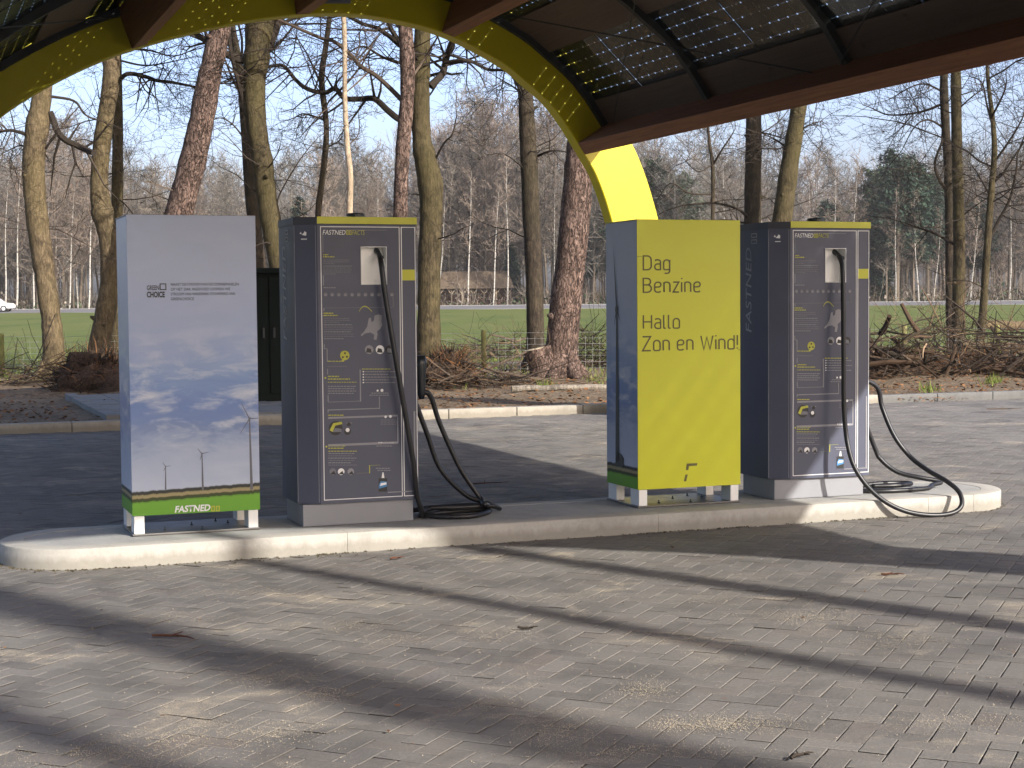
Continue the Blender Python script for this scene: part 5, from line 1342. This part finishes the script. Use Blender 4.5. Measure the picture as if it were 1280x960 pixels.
birch_px = [(8, 181.5, .9), (22, 182, 1), (44, 184, .95), (58, 183, .9), (72, 186, .9), (88, 182, .8), (112, 181.2, 1.05), (99, 190, .8), (157, 184, .9), (470, 186, .9), (548, 183, .9), (585, 182, .9), (635, 186, 1), (617, 182, .8), (695, 184, .8), (760, 186, .9), (845, 187, 1), (905, 183, 1.0), (958, 184, .95), (1012, 183, .9), (1040, 185, 1), (1062, 182, 1.05), (1075, 186, .95), (1120, 181.5, .8), (1149, 181.2, .75), (1167, 183, .7), (1213, 184, .8), (1262, 186, .9)]
for px, y, s_ in birch_px:
    put(bprotos[rng.randrange(3)], (px-640)/F_PX*y, y, s_*rng.uniform(.85, 1.0), rng.uniform(0, 6.28), 'thin white stemmed birch at the front of the wood beyond the road', 'tree', 'birches along the road')
for (k, px, y, s_, lb) in ((2, 203, 205, 1.12, 'dark green conifer top between the leaning pine and the left oaks'), (2, 377, 186, .98, 'dark conifer behind the thin wavy tree above the first charger'), (0, 822, 190, 1.05, 'green pine beside the foot of the yellow arch'), (0, 851, 200, 1.0, 'greyer pine over the left half of the yellow box'), (1, 1122, 184, 1.22, 'largest dark green pine right of the second charger'), (1, 1160, 188, 1.05, 'dark green pine between the tall pine and the olive trunk on the right'), (2, 1098, 187, .86, 'low dark conifer hidden beside the top of the second charger'), (1, 1218, 192, .85, 'small dark pine behind the slender right hand tree'), (1, 745, 192, .72, 'dark green conifer directly behind the thick pine by the yellow box'), (2, 640, 200, .6, 'low dark conifer right of the brown roofed shed'), (1, 1142, 186, 1.12, 'dark pine squeezed behind the two largest pines on the right'), (0, 1095, 194, 1.0, 'tall dark pine just over the right corner of the second charger'), (1, 775, 186, .9, 'dark green pine behind the left edge of the yellow box'), (1, 1035, 215, .95, 'faint brown green pine above the second charger')):
    put(cprotos[k], (px-640)/F_PX*y, y, s_, rng.uniform(0, 6.28), lb, 'tree', 'conifers in the wood beyond the road')
# undergrowth of stems and bramble at the edge of the wood, and the far mass behind
mb = MB(); rng = random.Random(78)
for i in range(2600):
    y = 180+rng.random()*45; x = rng.uniform(-.37*y, .37*y); h = rng.uniform(.6, 3.2); z = 1.0
    d = jitter(V((0, 0, 1)), .35, rng); p0 = V((x, y, z)); p1 = p0+d*h*.5; p2 = p1+jitter(d, .4, rng)*h*.5
    mb.ci = rng.choices((0, 1, 2), (5, 4, 1))[0]; mb.tube([p0, p1, p2], [.035, .025, .012], 3, False)
    for k in range(6):
        a = (p0, p1, p1, p2)[rng.randrange(4)]; mb.tube([a, a+jitter(V((0, 0, .3)), 1, rng)*h*.4], [.02, .01], 3, False)
for i in range(9000):
    y = 180+rng.random()*50; x = rng.uniform(-.37*y, .37*y); z = 1.0+abs(rng.gauss(0, 1.0))*(.6+.6*noise.noise(V((x*.1, y*.1, 0)))); mb.ci = rng.choices((3, 4, 0), (4, 3, 3))[0]
    c = V((x, y, z)); u = jitter(V((0, 0, .2)), 1, rng)*rng.uniform(.1, .35); v_ = jitter(V((0, 0, 0.1)), 1, rng)*rng.uniform(.08, .22); mb.poly([c-u, c-v_, c+u, c+v_])
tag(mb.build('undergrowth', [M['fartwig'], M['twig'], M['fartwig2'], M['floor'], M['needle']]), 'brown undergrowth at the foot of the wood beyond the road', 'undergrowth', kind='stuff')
mb = MB(); rng = random.Random(79)
for i in range(420):
    y = rng.uniform(275, 340); px = rng.uniform(-120, 1400); x = (px-640)/F_PX*y; h = (15+rng.random()*9)*skyline(px)*1.25; z = 1.4; p0 = V((x, y, z))
    mb.ci = 0; mb.tube([p0, p0+V((0, 0, h*.55)), p0+V((rng.uniform(-.5, .5), 0, h))], [.16, .1, .02], 3, False); mb.ci = rng.choice((1, 2, 3))
    for k in range(46):
        f = rng.uniform(.2, 1); a = p0+V((0, 0, h*f)); an = rng.uniform(0, 2*pi); q = V((cos(an), sin(an), rng.uniform(.5, 1.5))).normalized(); l_ = h*.2*(1.25-f*.7)*rng.uniform(.6, 1.2)
        b = a+q*l_; mb.tube([a, b], [.045, .02], 3, False)
        for m_ in range(4): s0 = a.lerp(b, rng.uniform(.3, 1)); mb.tube([s0, s0+jitter(q, .8, rng)*l_*.5], [.028, .015], 3, False)
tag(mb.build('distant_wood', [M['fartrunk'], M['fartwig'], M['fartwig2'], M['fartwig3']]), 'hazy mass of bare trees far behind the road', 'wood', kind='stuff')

# shed with a brown roof among the trees
q = at_depth(594, 384, 192.); t = empty('roofed_shed', V((q.x, 192, 1.1)), 0, 'low shed with a brown thatched roof among the trees beyond the road', 'shed')
mb = MB(); W_ = 4.7
mb.raw([(-W_, -.2, 2.0), (W_, -.2, 2.0), (W_-.8, 3, 4.1), (-W_+.8, 3, 4.1), (W_, 6, 2.0), (-W_, 6, 2.0)], [(0, 1, 2, 3), (4, 5, 3, 2), (1, 4, 2), (5, 0, 3), (0, 5, 4, 1)]); mb.build('roof', M['roofing'], t)
mb = MB(); mb.box((-W_+.5, 2.2, -.3), (W_-.6, 5.6, 2.0)); mb.build('wall', M['brickwall'], t)
for x in (-4.2, -2.8, -1.5, -.2, 1.1, 2.5, 3.9):
    mb = MB(); mb.bar((x, .2, -.3), (x, .2, 2.0), .14, .14, V((0, 1, 0))); mb.build('post', M['palebark'] if x in (-1.5, 2.5) else M['fartrunk'], t)
    for s_ in (-1, 1):
        mb = MB(); mb.bar((x, .2, 1.35), (x+s_*.5, .2, 1.95), .09, .09, V((0, 1, 0))); mb.build('brace', M['palebark'], t)
# white car on the road, half out of the picture
q = at_depth(-8, 389, 173.5); t = empty('parked_car', V((q.x, 173.5, .915)), 0, 'white car passing on the far road at the left edge', 'car'); t.name = 'white_car'
mb = MB(); sil = [(-2.15, .35), (2.1, .32), (2.15, .7), (1.95, .88), (1.1, .98), (.45, 1.45), (-1.2, 1.5), (-1.95, 1.05), (-2.2, .95)]
for y in (-.87, .87): pass
Mx = Matrix(((1, 0, 0, 0), (0, 0, -1, .87), (0, 1, 0, 0), (0, 0, 0, 1))); mb.prism(sil, 0, 1.74, Mx); mb.build('body', M['carwhite'], t, bevel=.08)
mb = MB(); Mx2 = Matrix(((1, 0, 0, 0), (0, 0, -1, .885), (0, 1, 0, 0), (0, 0, 0, 1))); mb.prism([(-1.55, 1.0), (.85, 1.0), (.38, 1.38), (-1.1, 1.42)], 0, 1.77, Mx2); mb.build('side_windows', M['carglass'], t)
for x in (-1.35, 1.35):
    for y in (-.9, .7):
        mb = MB(); mb.tube([V((x, y, .33)), V((x, y+.2, .33))], .33, 16); wh = mb.build('wheel', M['tyre'], t); mb = MB(); mb.tube([V((x, y-.012, .33)), V((x, y-.002, .33))], .2, 12); mb.build('rim', M['alu'], wh)
mb = MB(); mb.box((1.98, -.8, .62), (2.17, -.45, .78)); mb.build('headlight', M['glass'] and M['vinyl'], t)

# ------------------------------------------------------------------ the air between here and the wood
hm = bpy.data.materials.new('air'); hm.use_nodes = True; hn = hm.node_tree; hn.nodes.remove(hn.nodes['Principled BSDF'])
pv = hn.nodes.new('ShaderNodeVolumePrincipled'); pv.inputs['Color'].default_value = (.92, .90, .89, 1); pv.inputs['Density'].default_value = .00032; pv.inputs['Anisotropy'].default_value = .2
hn.links.new(pv.outputs[0], hn.nodes['Material Output'].inputs['Volume'])
mb = MB(); mb.box((-420, -90, -1.5), (420, 560, 36)); tag(mb.build('haze', hm), 'thin pale spring haze in front of the far wood', 'haze', kind='stuff')
